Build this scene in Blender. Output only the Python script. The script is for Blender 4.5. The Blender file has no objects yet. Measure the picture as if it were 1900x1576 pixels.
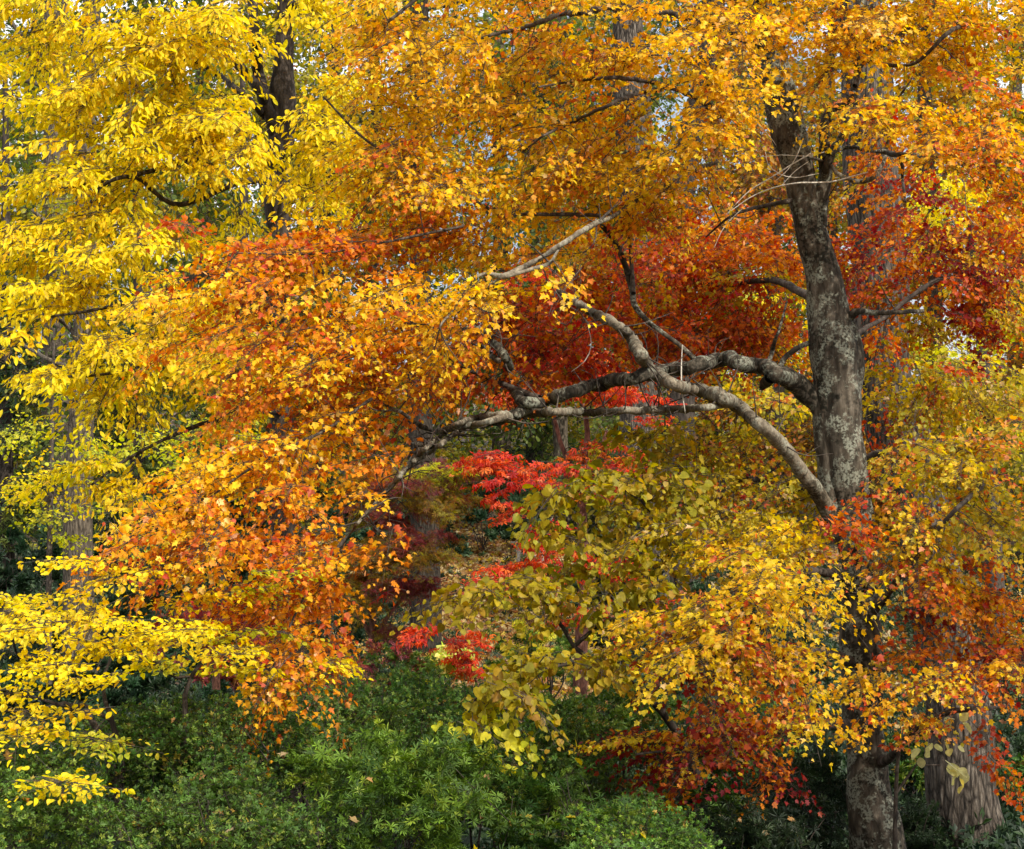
import bpy, math
import numpy as np
from math import radians as R

# ---------------------------------------------------------------- camera, sky, sun, exposure
S = bpy.context.scene
RNG = np.random.RandomState(11)
CAM = np.array((0.0, 0.0, 1.7)); PITCH = R(4.0); FPX = 3673.0
cd = bpy.data.cameras.new('camera'); cam = bpy.data.objects.new('camera', cd); S.collection.objects.link(cam)
cam.location = CAM; cam.rotation_euler = (R(90) + PITCH, 0, 0)
cd.sensor_width = 36; cd.lens = 36 * FPX / 1900; cd.clip_start = 0.1; cd.clip_end = 1000
S.camera = cam
SUN_AZ, SUN_EL = R(141), R(42)          # compass style: 0 = +Y, clockwise; sun stands right of and behind the camera
w = bpy.data.worlds.new('World'); S.world = w; w.use_nodes = True
nt = w.node_tree; bg = nt.nodes['Background']; sky = nt.nodes.new('ShaderNodeTexSky')
sky.sky_type = 'NISHITA'; sky.sun_disc = False; sky.sun_elevation = SUN_EL; sky.sun_rotation = SUN_AZ
sky.air_density = 1.0; sky.dust_density = 6
wc = nt.nodes.new('ShaderNodeTexCoord'); wn = nt.nodes.new('ShaderNodeTexNoise'); wn.inputs['Scale'].default_value = 2.2; wn.inputs['Detail'].default_value = 6
wr = nt.nodes.new('ShaderNodeMapRange'); wr.inputs['From Min'].default_value = .36; wr.inputs['From Max'].default_value = .56
wm = nt.nodes.new('ShaderNodeMix'); wm.data_type = 'RGBA'; wm.inputs[7].default_value = (9.5, 9.7, 10.0, 1)      # cloud white added to brighten sky gaps and neutralise the ambient light
nt.links.new(wc.outputs['Generated'], wn.inputs['Vector']); nt.links.new(wn.outputs[0], wr.inputs[0]); nt.links.new(wr.outputs[0], wm.inputs[0])
nt.links.new(sky.outputs[0], wm.inputs[6]); nt.links.new(wm.outputs[2], bg.inputs[0]); bg.inputs[1].default_value = 0.125
sd = bpy.data.lights.new('sun', 'SUN'); sun = bpy.data.objects.new('sun', sd); S.collection.objects.link(sun)
sd.energy = 3.7; sd.angle = R(0.5); sd.color = (1.0, 0.93, 0.82)
sun.rotation_euler = (R(90) - SUN_EL, 0, -SUN_AZ + math.pi)
sun.location = (20, -15, 30)
S.view_settings.view_transform = 'Standard'; S.view_settings.look = 'None'
S.view_settings.exposure = 0.82; S.view_settings.gamma = 1.0
cy = S.cycles
cy.max_bounces = 7; cy.diffuse_bounces = 4; cy.transmission_bounces = 5; cy.glossy_bounces = 2
cy.sample_clamp_indirect = 6

# ---------------------------------------------------------------- helpers
def P(px, py, Y):
    """world point seen at photograph position (px, py) at the distance Y"""
    a = (px - 950.0) / FPX; b = (788.0 - py) / FPX
    dy = math.cos(PITCH) - b * math.sin(PITCH); dz = math.sin(PITCH) + b * math.cos(PITCH)
    k = Y / dy
    return np.array((a * k, Y, CAM[2] + dz * k))

def mpx(Y): return Y / FPX

def gz(x, y):
    """height of the ground"""
    x = np.asarray(x, float); y = np.asarray(y, float)
    z = np.interp(y, [-20, 0, 5, 9, 18, 34, 46, 80, 140, 400], [-.2, 0, -.3, -.9, -.9, 0, 1.75, 6.8, 15, 24])
    return z + .10 * np.sin(x * .37 + 1.3) * np.sin(y * .29) + .05 * np.sin(x * 1.1 + y * .8)

def unit(v): return v / np.maximum(np.linalg.norm(v, axis=-1, keepdims=True), 1e-9)

def tag(o, label=None, cat=None, group=None, kind=None):
    for k, v in (('label', label), ('category', cat), ('group', group), ('kind', kind)):
        if v: o[k] = v
    return o

def empty(name, loc, label, cat, group=None):
    o = bpy.data.objects.new(name, None); S.collection.objects.link(o)
    o.location = loc; o.empty_display_size = .3
    return tag(o, label, cat, group)

class MB:
    """collects geometry and links it as one mesh object"""
    def __init__(s): s.V = []; s.L = []; s.N = []; s.C = []; s.n = 0
    def add(s, V, loops, sizes, C=None):
        V = np.asarray(V, np.float32)
        s.V.append(V); s.L.append(np.asarray(loops, np.int64).ravel() + s.n); s.N.append(np.asarray(sizes, np.int32))
        s.C.append(np.ones((len(V), 3), np.float32) if C is None else np.asarray(C, np.float32)); s.n += len(V)
    def build(s, name, mat, parent=None, smooth=False, color=False, base=None):
        V = np.concatenate(s.V); L = np.concatenate(s.L).astype(np.int32); N = np.concatenate(s.N)
        off = np.zeros(3)
        if parent is not None: off = np.array(parent.matrix_world.translation if parent.parent else parent.location)
        elif base is not None: off = np.array(base)
        V = V - off
        me = bpy.data.meshes.new(name)
        me.vertices.add(len(V)); me.vertices.foreach_set('co', V.astype(np.float32).ravel())
        me.loops.add(len(L)); me.loops.foreach_set('vertex_index', L)
        me.polygons.add(len(N)); st = np.zeros(len(N), np.int32); st[1:] = np.cumsum(N)[:-1]
        me.polygons.foreach_set('loop_start', st); me.polygons.foreach_set('loop_total', N)
        if smooth: me.polygons.foreach_set('use_smooth', np.ones(len(N), bool))
        if color:
            ca = me.color_attributes.new('leafcol', 'FLOAT_COLOR', 'POINT')
            C = np.concatenate(s.C); ca.data.foreach_set('color', np.concatenate([C, np.ones((len(C), 1), np.float32)], 1).ravel())
        me.update(calc_edges=True); me.validate()
        me.materials.append(mat)
        o = bpy.data.objects.new(name, me); S.collection.objects.link(o)
        if parent is not None: o.parent = parent
        elif base is not None: o.location = base
        return o

def resample(pts, rad, step):
    pts = np.asarray(pts, float); rad = np.asarray(rad, float)
    p = np.vstack([2 * pts[0] - pts[1], pts, 2 * pts[-1] - pts[-2]])
    outp, outr = [], []
    for i in range(len(pts) - 1):
        a, b, c, d = p[i:i + 4]; n = max(1, int(np.linalg.norm(c - b) / step))
        for t in np.arange(n) / n:
            outp.append(.5 * (2 * b + (c - a) * t + (2 * a - 5 * b + 4 * c - d) * t * t + (3 * b - a - 3 * c + d) * t ** 3))
            outr.append(rad[i] + (rad[i + 1] - rad[i]) * t)
    outp.append(pts[-1]); outr.append(rad[-1])
    return np.array(outp), np.array(outr)

def tube(mb, pts, rad, sides=8, step=None, lump=0.0, ridge=0, ridge_amp=.05, wob=0.0, rs=None):
    rs = rs or RNG
    if step: pts, rad = resample(pts, rad, step)
    pts = np.asarray(pts, float); rad = np.asarray(rad, float); n = len(pts)
    if wob:
        k = np.cumsum(np.r_[0, np.linalg.norm(np.diff(pts, axis=0), axis=1)])
        for f in (9, 17, 31):
            ph = rs.rand(3) * 6.28; env = np.minimum(1, np.minimum(k, k[-1] - k) / .3)
            pts = pts + (np.sin(k[:, None] * f + ph) * wob * 6 / f * env[:, None]) * (rad[:, None] * 2)
    T = unit(np.gradient(pts, axis=0))
    u = np.cross(T[0], (0.31, .9, .2)); u /= np.linalg.norm(u); U = [u]
    for i in range(1, n):
        v = U[-1] - T[i] * np.dot(U[-1], T[i]); U.append(v / np.linalg.norm(v))
    U = np.array(U); W = np.cross(T, U)
    a = np.arange(sides) * 2 * math.pi / sides
    s = np.cumsum(np.r_[0, np.linalg.norm(np.diff(pts, axis=0), axis=1)])
    rr = np.ones((n, sides))
    if lump:
        SP = pts[:, None] + (U[:, None] * np.cos(a)[None, :, None] + W[:, None] * np.sin(a)[None, :, None]) * rad[:, None, None]
        r0 = max(rad.mean(), .012)
        for q in range(14):
            wl = r0 * (1.1 + .42 * q); d = rs.randn(3); d *= 6.28 / (np.linalg.norm(d) * wl * 1.6)
            rr += lump * (.30 + .05 * q) * np.sin(SP @ d + rs.rand() * 6.28)
    if ridge:
        ph = 2.2 * np.sin(s * 2.1 + rs.rand() * 6) + 1.5 * np.sin(s * 5.3 + rs.rand() * 6)
        ph2 = 2.5 * np.sin(s * 3.1 + rs.rand() * 6)
        r1 = np.abs(np.sin(a[None] * ridge / 2 + ph[:, None] * .35)); r2 = np.abs(np.sin(a[None] * ridge * .31 + ph2[:, None] * .6))
        rr += ridge_amp * (np.sqrt(r1) * .7 + r2 * .5 - .7)
    V = pts[:, None] + (U[:, None] * np.cos(a)[None, :, None] + W[:, None] * np.sin(a)[None, :, None]) * (rad[:, None] * rr)[..., None]
    V = np.concatenate([V.reshape(-1, 3), pts[-1:] + T[-1:] * rad[-1] * .6])
    i = np.arange(n - 1)[:, None] * sides; j = np.arange(sides)[None]; j2 = (j + 1) % sides
    Q = np.stack([i + j, i + j2, i + sides + j2, i + sides + j], -1).reshape(-1)
    cap = np.stack([(n - 1) * sides + j[0], (n - 1) * sides + j2[0], np.full(sides, n * sides)], -1).reshape(-1)
    mb.add(V, np.r_[Q, cap], np.r_[np.full((n - 1) * sides, 4), np.full(sides, 3)])
    return pts, rad

def box(mb, c, size, rz=0.0, tilt=0.0, bev=.006):
    """box with chamfered long edges"""
    sx, sy, sz = np.array(size) / 2.0; b = min(bev, sx * .4, sy * .4, sz * .4)
    ring = np.array([(-sx + b, -sy), (sx - b, -sy), (sx, -sy + b), (sx, sy - b), (sx - b, sy), (-sx + b, sy), (-sx, sy - b), (-sx, -sy + b)])
    V = []
    for z, k in ((-sz, 1 - b / max(sx, sy)), (-sz + b, 1), (sz - b, 1), (sz, 1 - b / max(sx, sy))):
        V += [(x * k, y * k, z) for x, y in ring]
    V = np.array(V)
    if tilt: c_, s_ = math.cos(tilt), math.sin(tilt); V = V @ np.array([[c_, 0, s_], [0, 1, 0], [-s_, 0, c_]]).T
    if rz: c_, s_ = math.cos(rz), math.sin(rz); V = V @ np.array([[c_, -s_, 0], [s_, c_, 0], [0, 0, 1]]).T
    L = []; N = []
    for r in range(3):
        for j in range(8): L += [r * 8 + j, r * 8 + (j + 1) % 8, (r + 1) * 8 + (j + 1) % 8, (r + 1) * 8 + j]; N.append(4)
    L += list(range(7, -1, -1)) + list(range(24, 32)); N += [8, 8]
    mb.add(V + np.array(c), L, N)

# ---------------------------------------------------------------- materials
def newmat(name):
    m = bpy.data.materials.new(name); m.use_nodes = True; t = m.node_tree; t.nodes.clear()
    o = t.nodes.new('ShaderNodeOutputMaterial'); return m, t, o

def leaf_mat(name, trans=.55, rough=.5, spec=.25, tsat=1.2, tval=1.35):
    m, t, o = newmat(name); N = t.nodes.new; K = t.links.new
    at = N('ShaderNodeAttribute'); at.attribute_name = 'leafcol'
    tc = N('ShaderNodeTexCoord'); no = N('ShaderNodeTexNoise'); no.inputs['Scale'].default_value = 38; no.inputs['Detail'].default_value = 3
    K(tc.outputs['Object'], no.inputs['Vector'])
    mr = N('ShaderNodeMapRange'); mr.inputs['From Min'].default_value = .3; mr.inputs['From Max'].default_value = .7
    mr.inputs['To Min'].default_value = .72; mr.inputs['To Max'].default_value = 1.12
    K(no.outputs[0], mr.inputs[0])
    mx = N('ShaderNodeMix'); mx.data_type = 'RGBA'; mx.blend_type = 'MULTIPLY'; mx.inputs[0].default_value = 1
    K(at.outputs['Color'], mx.inputs[6]); K(mr.outputs[0], mx.inputs[7])
    p = N('ShaderNodeBsdfPrincipled'); p.inputs['Roughness'].default_value = rough; p.inputs['Specular IOR Level'].default_value = spec
    K(mx.outputs[2], p.inputs['Base Color'])
    hs = N('ShaderNodeHueSaturation'); hs.inputs['Saturation'].default_value = tsat; hs.inputs['Value'].default_value = tval
    K(mx.outputs[2], hs.inputs['Color'])
    tr = N('ShaderNodeBsdfTranslucent'); K(hs.outputs[0], tr.inputs[0])
    ms = N('ShaderNodeMixShader'); ms.inputs[0].default_value = trans
    K(p.outputs[0], ms.inputs[1]); K(tr.outputs[0], ms.inputs[2]); K(ms.outputs[0], o.inputs[0])
    return m

def bark_mat(name, dark, mid, light, stretch=.18, scale=16, lichen=None, lich_amt=.5, moss=None, bump=.6, bdist=.012, furrow=0.0):
    m, t, o = newmat(name); N = t.nodes.new; K = t.links.new
    tc = N('ShaderNodeTexCoord'); mp = N('ShaderNodeMapping'); mp.inputs['Scale'].default_value = (1, 1, stretch)
    K(tc.outputs['Object'], mp.inputs[0])
    n1 = N('ShaderNodeTexNoise'); n1.inputs['Scale'].default_value = scale; n1.inputs['Detail'].default_value = 7; n1.inputs['Roughness'].default_value = .65; n1.inputs['Distortion'].default_value = .25
    K(mp.outputs[0], n1.inputs['Vector'])
    vo = N('ShaderNodeTexVoronoi'); vo.inputs['Scale'].default_value = scale * 1.6; vo.feature = 'DISTANCE_TO_EDGE'
    K(mp.outputs[0], vo.inputs['Vector'])
    cr = N('ShaderNodeValToRGB'); e = cr.color_ramp.elements
    e[0].position = .32; e[0].color = (*dark, 1); e[1].position = .7; e[1].color = (*light, 1); q = e.new(.5); q.color = (*mid, 1)
    K(n1.outputs[0], cr.inputs[0]); col = cr.outputs[0]
    if furrow:
        v2 = N('ShaderNodeTexVoronoi'); v2.feature = 'DISTANCE_TO_EDGE'; v2.inputs['Scale'].default_value = scale * .62; v2.inputs['Randomness'].default_value = .9
        K(mp.outputs[0], v2.inputs['Vector'])
        f1 = N('ShaderNodeMapRange'); f1.inputs['From Max'].default_value = .16; f1.inputs['To Min'].default_value = 1 - furrow; K(v2.outputs[0], f1.inputs[0])
        fx = N('ShaderNodeMix'); fx.data_type = 'RGBA'; fx.blend_type = 'MULTIPLY'; fx.inputs[0].default_value = 1; K(col, fx.inputs[6]); K(f1.outputs[0], fx.inputs[7]); col = fx.outputs[2]
    def patch(col, c, sc, lo, hi, fine, amt):
        a = N('ShaderNodeTexNoise'); a.inputs['Scale'].default_value = sc; a.inputs['Detail'].default_value = 6; a.inputs['Roughness'].default_value = .7
        K(tc.outputs['Object'], a.inputs['Vector'])
        r = N('ShaderNodeMapRange'); r.inputs['From Min'].default_value = lo; r.inputs['From Max'].default_value = hi; r.inputs['To Max'].default_value = amt; K(a.outputs[0], r.inputs[0])
        b = N('ShaderNodeTexNoise'); b.inputs['Scale'].default_value = fine; b.inputs['Detail'].default_value = 4; K(tc.outputs['Object'], b.inputs['Vector'])
        r2 = N('ShaderNodeMapRange'); r2.inputs['From Min'].default_value = .4; r2.inputs['From Max'].default_value = .55; K(b.outputs[0], r2.inputs[0])
        mu = N('ShaderNodeMath'); mu.operation = 'MULTIPLY'; K(r.outputs[0], mu.inputs[0]); K(r2.outputs[0], mu.inputs[1])
        x = N('ShaderNodeMix'); x.data_type = 'RGBA'; K(mu.outputs[0], x.inputs[0]); K(col, x.inputs[6]); x.inputs[7].default_value = (*c, 1)
        return x.outputs[2]
    if moss: col = patch(col, moss, 3.1, .47, .55, 34, .95)
    if lichen: col = patch(col, lichen, 6.0, .5, .55, 60, lich_amt)
    p = N('ShaderNodeBsdfPrincipled'); p.inputs['Roughness'].default_value = .9; p.inputs['Specular IOR Level'].default_value = .15
    K(col, p.inputs['Base Color'])
    mi = N('ShaderNodeMath'); mi.operation = 'MINIMUM'; mi.inputs[1].default_value = .25; K((v2 if furrow else vo).outputs[0], mi.inputs[0])
    ad = N('ShaderNodeMath'); ad.operation = 'ADD'; K(mi.outputs[0], ad.inputs[0]); K(n1.outputs[0], ad.inputs[1])
    bu = N('ShaderNodeBump'); bu.inputs['Strength'].default_value = bump; bu.inputs['Distance'].default_value = bdist
    K(ad.outputs[0], bu.inputs['Height']); K(bu.outputs[0], p.inputs['Normal']); K(p.outputs[0], o.inputs[0])
    return m

M = {}
M['leaf'] = leaf_mat('autumn_leaf')
M['green'] = leaf_mat('evergreen_leaf', trans=.25, rough=.5, spec=.22)
M['maple_bark'] = bark_mat('lichened_bark', (.018, .014, .010), (.065, .053, .038), (.15, .128, .098), .26, 17, (.215, .225, .175), .75, (.012, .011, .007), .8, .014, .5)
M['pale_bark'] = bark_mat('pale_bark', (.05, .041, .029), (.135, .112, .08), (.245, .215, .155), .45, 30, (.26, .265, .205), .6, (.035, .028, .018))
M['furrow_bark'] = bark_mat('furrowed_bark', (.016, .013, .010), (.072, .058, .045), (.185, .16, .13), .22, 30, None, 0, None, 1.0, .03, .75)
M['grey_bark'] = bark_mat('grey_bark', (.025, .020, .014), (.085, .068, .048), (.165, .138, .10), .20, 34, None, 0, None, .9, .02, .6)
M['brown_bark'] = bark_mat('brown_bark', (.008, .0065, .005), (.028, .022, .016), (.065, .053, .04), .2, 34, None, 0, None, .9, .02, .6)
M['dark_bark'] = bark_mat('dark_bark', (.010, .008, .007), (.032, .025, .02), (.075, .06, .048), .25, 20)
M['twig'] = bark_mat('twig_bark', (.015, .012, .010), (.05, .04, .032), (.12, .10, .08), .5, 30, None, 0, None, .2)
M['dead_twig'] = bark_mat('dead_wood', (.25, .22, .18), (.42, .39, .33), (.6, .57, .5), .4, 30, None, 0, None, .2)
M['red_bark'] = bark_mat('reddish_bark', (.03, .014, .010), (.10, .045, .03), (.2, .10, .07), .4, 24)

# ---------------------------------------------------------------- leaf shapes
def half(outline):
    """leaf folded along its midrib: right outline (x, y) from stalk to tip, mirrored"""
    o = np.array(outline, float); k = len(o); mid = [(0, 0, 0), (0, .5, -.02), (0, 1, -.10)]
    fold = .22
    def z(x, y): return fold * abs(x) - .14 * y * y
    V = [(0, 0, 0)] + [(x, y, z(x, y)) for x, y in o] + [(0, o[-1][1] + .0, z(0, 1))]
    V[-1] = (0, 1.0, z(0, 1.0))
    n = len(V); V += [(-x, y, z(x, y)) for x, y in o]
    r = list(range(0, n)); l = [0, n - 1] + list(range(n + k - 1, n - 1, -1))
    E = [0.0] + [1.0] * k + [1.0] + [1.0] * k
    return np.array(V), [r, l], np.array(E)

T = {}
T['maple'] = half([(.16, .02), (.44, .16), (.30, .30), (.56, .62), (.24, .60), (.17, .80)])
T['oval'] = half([(.16, .07), (.34, .3), (.36, .55), (.22, .83)])
T['heart'] = half([(.18, -.10), (.42, .02), (.50, .30), (.36, .65), (.14, .88)])
T['lance'] = half([(.09, .12), (.17, .38), (.15, .65), (.07, .88)])
T['round'] = half([(.24, .05), (.45, .30), (.42, .65), (.2, .92)])

def star(n, wid, spread, droop):
    """a hand of n narrow leaflets springing from one point"""
    V = []; F = []; E = []
    for i in range(n):
        a = (i - (n - 1) / 2) * spread / max(n - 1, 1); l = 1.0 - .28 * abs(i - (n - 1) / 2) / (n / 2)
        d = np.array((math.sin(a), math.cos(a), 0)); s = np.array((math.cos(a), -math.sin(a), 0)); b = len(V)
        for (u, v, e) in ((0, .06, 0), (wid * .75, .38, .6), (wid, .6, .8), (wid * .5, .85, 1), (0, 1, 1), (-wid * .5, .85, 1), (-wid, .6, .8), (-wid * .75, .38, .6)):
            p = d * v * l + s * u; p[2] = .25 * abs(u) - droop * v * v * l; V.append(p); E.append(e)
        F += [[b, b + 1, b + 2, b + 3, b + 4], [b, b + 4, b + 5, b + 6, b + 7]]
    return np.array(V), F, np.array(E)
T['hand'] = star(5, .21, R(175), .50)
T['spike'] = star(5, .155, R(200), .42)
T['blade'] = half([(.11, .10), (.21, .38), (.20, .65), (.10, .88)])
T['fine'] = star(7, .055, R(230), .25)

def whorl(n, wid, lift):
    V = []; F = []; E = []
    for i in range(n):
        a = i * 2.399; d = np.array((math.sin(a), math.cos(a), 0)); s = np.array((math.cos(a), -math.sin(a), 0)); b = len(V)
        l = .7 + .3 * ((i * 7) % 5) / 4; lf = lift + .35 * ((i * 3) % 4) / 3
        for (u, v) in ((0, .05), (wid, .5), (0, 1), (-wid, .5)):
            p = d * v * l + s * u; p[2] = lf * v - .3 * v * v + .2 * abs(u); V.append(p); E.append(v)
        F += [[b, b + 1, b + 2], [b, b + 2, b + 3]]
    return np.array(V), F, np.array(E)
T['tuft'] = whorl(6, .20, .5)
T['needle'] = whorl(9, .09, .25)
AREA = {'blade': .27, 'maple': .42, 'oval': .45, 'heart': .6, 'lance': .22, 'round': .6, 'hand': .75, 'spike': .5, 'fine': .26, 'tuft': .8, 'needle': .55}

def leaves(mb, kind, pos, ydir, nrm, size, col, col2):
    """one leaf per row: stalk point, direction of the blade, upper side, length, colours of middle and rim"""
    V, F, E = T[kind]; n = len(pos); k = len(V)
    y = unit(ydir); z = unit(nrm - y * (nrm * y).sum(1, keepdims=True)); x = np.cross(y, z)
    asp = RNG.uniform(.8, 1.15, n)[:, None]; cu = RNG.uniform(-.6, 2.6, n)
    vz = V[None, :, 2] * cu[:, None]
    W = pos[:, None] + size[:, None, None] * (x[:, None] * (V[None, :, 0] * asp)[..., None] + y[:, None] * V[None, :, 1, None] + z[:, None] * vz[..., None])
    f = E[None] * RNG.rand(n)[:, None]
    C = col[:, None] * (1 - f[..., None]) + col2[:, None] * f[..., None]
    fl = np.concatenate([np.array(q) for q in F]); sz = np.array([len(q) for q in F])
    L = (fl[None] + (np.arange(n) * k)[:, None]).reshape(-1)
    mb.add(W.reshape(-1, 3), L, np.tile(sz, n), C.reshape(-1, 3))

# palettes: (colour, weight)
PAL = {
 'gold':   [((.86, .56, .018), 4), ((.86, .47, .014), 4), ((.82, .64, .03), 3), ((.80, .33, .014), 1.5), ((.88, .66, .24), .5), ((.55, .10, .02), .3)],
 'amber':  [((.78, .45, .012), 4), ((.72, .34, .012), 2.6), ((.80, .55, .016), 3.4), ((.60, .17, .012), 1.3), ((.56, .45, .018), 2), ((.88, .62, .25), .3)],
 'orange': [((.78, .27, .012), 4), ((.80, .38, .015), 3), ((.62, .15, .012), 2.4), ((.82, .48, .02), 2), ((.48, .06, .018), 1.2), ((.85, .50, .28), .4)],
 'rust':   [((.62, .18, .012), 4), ((.70, .27, .012), 2.8), ((.48, .075, .014), 2.6), ((.74, .38, .015), 1.2), ((.38, .035, .02), .8)],
 'red':    [((.52, .07, .016), 4), ((.62, .15, .014), 3.4), ((.40, .04, .018), 2), ((.68, .26, .014), 2), ((.34, .02, .035), .4), ((.66, .44, .04), .5)],
 'crimson':[((.66, .06, .02), 4), ((.74, .11, .025), 3), ((.48, .03, .025), 2.4), ((.76, .21, .04), 1.6), ((.40, .03, .03), 1.2), ((.80, .30, .16), .6)],
 'olive':  [((.46, .37, .018), 4), ((.56, .42, .02), 3), ((.40, .30, .02), 2.5), ((.62, .34, .018), 2), ((.58, .13, .03), .7), ((.34, .33, .04), 1.5), ((.72, .52, .30), .25)],
 'lemon':  [((.74, .55, .02), 4), ((.80, .52, .018), 3), ((.64, .50, .03), 2.5), ((.80, .42, .018), 1.6), ((.62, .12, .05), .8), ((.84, .62, .30), .5)],
 'mixed':  [((.74, .46, .02), 3), ((.76, .32, .018), 2), ((.66, .10, .035), 2.2), ((.50, .42, .03), 2), ((.80, .36, .20), .8), ((.40, .03, .02), 1)],
 'yellow': [((.84, .66, .010), 4), ((.82, .59, .010), 3), ((.74, .63, .014), 2.5), ((.82, .48, .010), .9), ((.52, .50, .02), .9)],
 'butter': [((.84, .68, .012), 4), ((.83, .60, .010), 3), ((.76, .66, .02), 2), ((.80, .46, .012), .6)],
 'maroon': [((.26, .022, .018), 4), ((.34, .045, .016), 3), ((.20, .018, .03), 2.5), ((.42, .11, .014), 1.2), ((.5, .28, .03), .2)],  # red leaf tones darkened to stand in for shade on the right-hand far boughs
 'lime':   [((.50, .52, .03), 3), ((.62, .56, .03), 3), ((.36, .42, .03), 2), ((.70, .58, .04), 1)],
 'redbud': [((.35, .28, .014), 4), ((.43, .33, .016), 3), ((.27, .25, .018), 3), ((.42, .25, .016), 2), ((.32, .32, .02), 1), ((.30, .16, .03), .5)],
 'purple': [((.20, .045, .055), 4), ((.27, .065, .05), 3), ((.28, .13, .03), 2), ((.14, .03, .04), 2)],
 'bronze': [((.28, .20, .018), 4), ((.30, .15, .02), 3), ((.20, .12, .03), 2), ((.24, .06, .03), 1.4), ((.30, .27, .03), 2)],
 'burgundy': [((.20, .02, .022), 4), ((.27, .035, .025), 3), ((.14, .016, .02), 2)],
 'farolive': [((.40, .36, .05), 3), ((.50, .42, .05), 2), ((.30, .30, .05), 2), ((.46, .28, .03), 1.2), ((.22, .24, .05), 1.5)],
 'farrust': [((.42, .20, .03), 3), ((.48, .30, .03), 2), ((.36, .10, .03), 2), ((.36, .32, .05), 1)],
 'fargreen': [((.10, .15, .035), 3), ((.16, .20, .04), 2), ((.07, .11, .03), 2), ((.30, .30, .05), .6)],
 'azalea': [((.072, .155, .024), 4), ((.115, .205, .028), 3), ((.05, .11, .022), 3), ((.20, .27, .035), 1.2), ((.32, .22, .04), .3)],
 'bright': [((.075, .165, .018), 4), ((.14, .25, .022), 3), ((.045, .10, .02), 3), ((.27, .35, .035), 1.5)],
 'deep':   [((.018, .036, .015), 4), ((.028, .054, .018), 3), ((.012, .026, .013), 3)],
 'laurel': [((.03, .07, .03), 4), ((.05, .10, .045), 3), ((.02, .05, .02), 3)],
}
def pick(pal, n):
    p = PAL[pal]; wt = np.array([q[1] for q in p], float); c = np.array([q[0] for q in p])
    return c[RNG.choice(len(p), n, p=wt / wt.sum())]

def sprays(mbl, mbt, kind, O, D, NR, L, m, size, pal_names, droop, wide=.34, tilt=.55, twig=.0022, hang=.35, same=.6, zj=.05):
    """leafy shoots: m leaves either side of each twig that starts at O and runs along D"""
    s = len(O); D = unit(D); NR = unit(NR - D * (NR * D).sum(1, keepdims=True)); Sd = np.cross(D, NR)
    t = (np.arange(m)[None] + RNG.rand(s, m)) / m
    sg = np.where(np.arange(m) % 2 == 0, 1, -1)[None] * np.ones((s, 1))
    wv = wide * L[:, None] * np.sin(np.pi * np.clip(.12 + .8 * t, 0, 1)) * RNG.uniform(.15, 1, (s, m))
    axis = lambda tt: O[:, None] + D[:, None] * (tt * L[:, None])[..., None] + np.array((0, 0, -1.0)) * (droop * L[:, None] * tt ** 2)[..., None]
    base = axis(t)
    pos = base + Sd[:, None] * (sg * wv)[..., None] + NR[:, None] * (RNG.randn(s, m) * zj * L[:, None])[..., None]
    pos[..., 2] -= wv * .25
    yd = D[:, None] * .7 + Sd[:, None] * (sg * .75)[..., None] + RNG.randn(s, m, 3) * .42; yd[..., 2] -= hang
    nr = NR[:, None] + RNG.randn(s, m, 3) * tilt
    # colours: a shoot mostly keeps one colour
    c1 = np.zeros((s, m, 3)); c2 = np.zeros((s, m, 3)); pal_names = np.asarray(pal_names)
    for q in np.unique(pal_names):
        i = np.where(pal_names == q)[0]
        a = pick(q, len(i))[:, None].repeat(m, 1); b = pick(q, len(i) * m).reshape(len(i), m, 3)
        k = (RNG.rand(len(i), m) < same)[..., None]; c1[i] = np.where(k, a, b); c2[i] = pick(q, len(i) * m).reshape(len(i), m, 3)
    c1 *= RNG.uniform(.72, 1.12, (s, m, 1)); c2 = c1 * .55 + c2 * .45 * RNG.uniform(.6, 1.1, (s, m, 1))
    sz = size * RNG.uniform(.5, 1.25, s * m) * (1 - .25 * t.reshape(-1))
    leaves(mbl, kind, pos.reshape(-1, 3), yd.reshape(-1, 3), nr.reshape(-1, 3), sz, c1.reshape(-1, 3), c2.reshape(-1, 3))
    if mbt is not None:
        tt = np.linspace(0, 1, 5)[None] * np.ones((s, 1)); A = axis(tt)            # s,5,3
        sticks(mbt, A[:, :-1].reshape(-1, 3), A[:, 1:].reshape(-1, 3), np.tile(twig * np.array([1.2, 1, .8, .6]), s))
        sel = (np.arange(m) % 2 == 0)
        sticks(mbt, base[:, sel].reshape(-1, 3), pos[:, sel].reshape(-1, 3), np.full(s * sel.sum(), twig * .55))

def sticks(mb, A, B, r):
    """thin three-sided rods"""
    n = len(A); d = unit(B - A); u = unit(np.cross(d, np.array((.3, .5, .81)))); v = np.cross(d, u)
    V = np.empty((n, 6, 3))
    for k in range(3):
        a = k * 2.0944; o = (u * math.cos(a) + v * math.sin(a)) * r[:, None]; V[:, k] = A - o * 1; V[:, 3 + k] = B - o * .75
    q = np.array([0, 1, 4, 3, 1, 2, 5, 4, 2, 0, 3, 5])
    mb.add(V.reshape(-1, 3), (q[None] + (np.arange(n) * 6)[:, None]).reshape(-1), np.full(n * 3, 4))

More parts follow.
